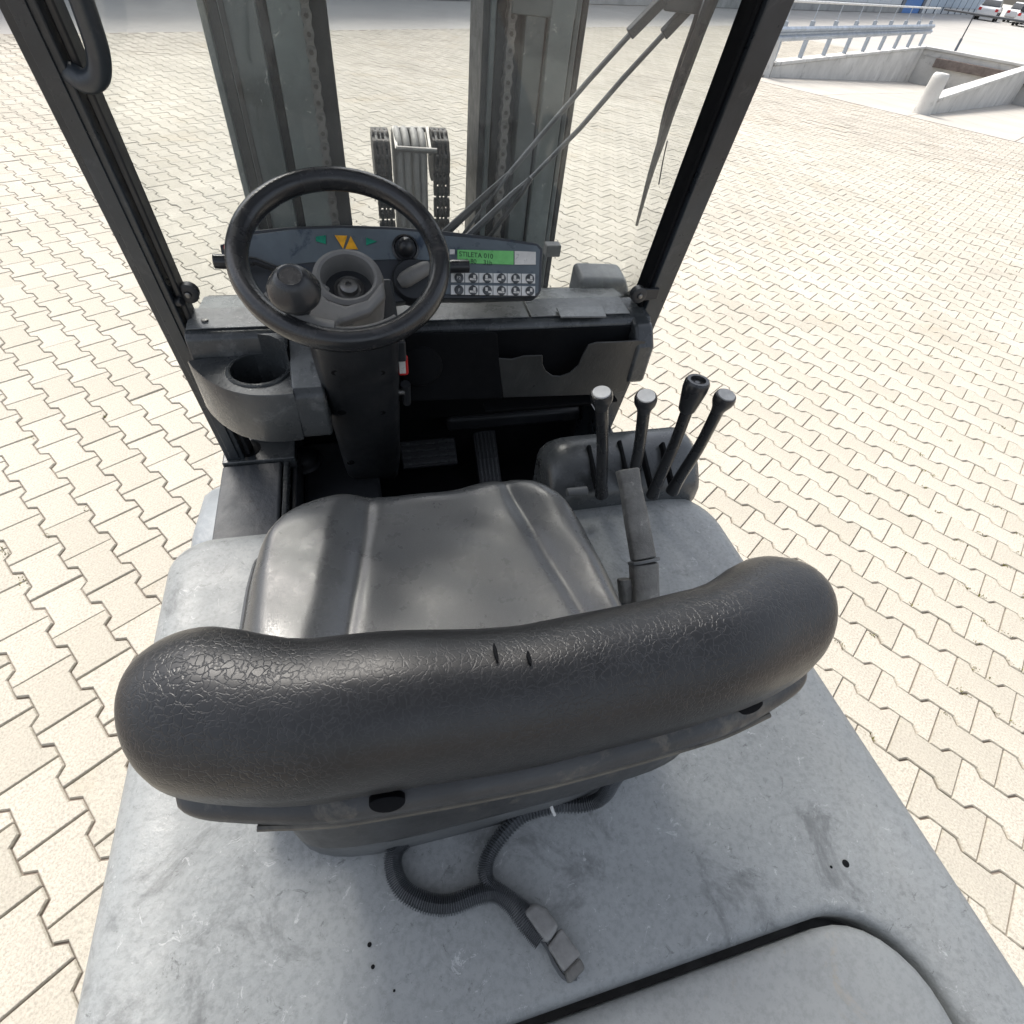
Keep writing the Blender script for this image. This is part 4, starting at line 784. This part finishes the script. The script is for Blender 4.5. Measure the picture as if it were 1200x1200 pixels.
# leaf / roller chains: two plates per link, alternating width
def outline8(r, p, waist, n=9):
    pts = []
    for k in range(n): t = math.pi*(k/(n-1)); pts.append((r*math.cos(t), p+r*math.sin(t)))
    pts.append((-waist, 0))
    for k in range(n): t = math.pi*(1+k/(n-1)); pts.append((r*math.cos(t), -p+r*math.sin(t)))
    pts.append((waist, 0)); return pts
def link_mesh(ws, r, p, waist, pin, mats, axis):
    b = MB(); o8 = outline8(r, p, waist)
    T = (lambda x, d, z: (x, d, z)) if axis == 'y' else (lambda x, d, z: (d, x, z))
    for w in ws: b.loft([[T(x, d, z) for x, z in o8] for d in (w-.0013, w+.0013)])
    wm = max(ws)
    for z in (-p, p): b.cyl(T(0, -wm-.0022, z), T(0, wm+.0022, z), pin, seg=8, mi=1)
    me_ = bpy.data.meshes.new('chain_link'); me_.from_pydata([tuple(map(float, q)) for q in b.v], [], b.f)
    for k in mats: me_.materials.append(MATS[k])
    me_.polygons.foreach_set('material_index', b.m); me_.update(); return me_
LK = [link_mesh((-.0105, .0105), .0098, .0128, .0062, .0042, ('chain_steel', 'chain_rusty'), 'y'), link_mesh((-.0076, .0076), .0092, .0128, .0065, .0036, ('chain_steel', 'chain_rusty'), 'y')]
LF = [link_mesh((-.018, -.0145, -.006, -.003, .003, .006, .0145, .018), .0105, .0125, .0095, .004, ('chain_rusty', 'chain_steel'), 'x'), link_mesh((-.0118, -.009, 0, .009, .0118), .0105, .0125, .0095, .004, ('mast_grease', 'chain_rusty'), 'x')]
def chain(pts, rz, tilt=None, LK=LK):
    for i, p in enumerate(pts):
        o = bpy.data.objects.new('chain_link', LK[i % 2]); COL.objects.link(o); o.parent = mast; o.location = np.array(p)-WPOS[mast.name]
        o.rotation_euler = (tilt[i] if tilt is not None else 0, 0, rz)
for (px, Y) in ((370.5, MY+.012), (593.5, MY+.018)):
    x = mx(px, 100, Y); chain([(x, Y, .98+.0256*k) for k in range(30)], 0)
# hose and chain pulley between the rails
YP = 1.5
pul = MB().box((xc-.10, YP-.03, 1.00), (xc+.10, YP+.05, 1.12)).build('pulley_yoke', 'mast_grease', mast, bevel=.01)
MB().cyl((xc, YP+.04, .3), (xc, YP+.04, 1.05), .045, seg=20).build('lift_cylinder', 'mast_grease', mast)
top = PY(484, 157, YP)[2]
for px in (467.5, 476.5, 487, 495.5):
    x = mx(px, 180, YP); R_ = .055
    path = [(x, YP-.012, z) for z in np.linspace(.6, top-R_*.7, 12)]+[(x, YP-.012+R_-R_*math.cos(t), top-R_*.7+R_*.62*math.sin(t)) for t in np.linspace(.2, math.pi, 12)]+[(x, YP-.012+2*R_, z) for z in np.linspace(top-R_*.9, .6, 10)]
    MB().tube(path, .0088, 10).build('hose', 'hose_rubber', mast)
for q0, q1, Y in (((460, 151.5), (498, 151.5), YP+.05), ((464, 174), (512, 177), YP-.028)):
    MB().cyl(PY(*q0, Y), PY(*q1, Y), .006, seg=10).build('guide_bar', 'steel', mast)
for xq in (461, 500):
    a, b = PY(xq, 152, YP+.05), PY(xq+4, 178, YP-.028); MB().obox((a+b)/2, (.003, 0, 0), (b-a)/2, vunit(np.cross((1, 0, 0), b-a))*.008).build('guide_plate', 'steel', mast)
for pxc in (448.5, 516.5):
    x = mx(pxc, 190, YP); R_ = .05; zt = PY(pxc, 166, YP)[2]-R_*.8
    MB().lathe((x-.02, YP+.035, zt), (1, 0, 0), [(.02, 0), (.052, 0), (.052, .006), (.043, .008), (.043, .032), (.052, .034), (.052, .04), (.02, .04)], 28).build('chain_sheave', 'mast_grease', mast)
    pts = [(x, YP-.012, zt-.025*k) for k in range(22)]; tl = [0]*22
    for k in range(1, 6): t = k*.53; pts.append((x, YP+.035-.047*math.cos(t), zt+.047*math.sin(t))); tl.append(-t)
    chain(pts, 0, tl, LF)
    MB().box((x-.028, YP-.034, zt-.5), (x+.028, YP-.030, zt-.10)).build('chain_guard', 'mast_grease', mast, bevel=.002) if False else None
# side bracket holding the console end
MB().obox(PY(647, 292, 1.09), (.016, 0, 0), (0, .012, 0), (0, 0, .012)).build('mast_bracket', 'base_grey', mast, bevel=.003)
print('objects', len(bpy.data.objects))
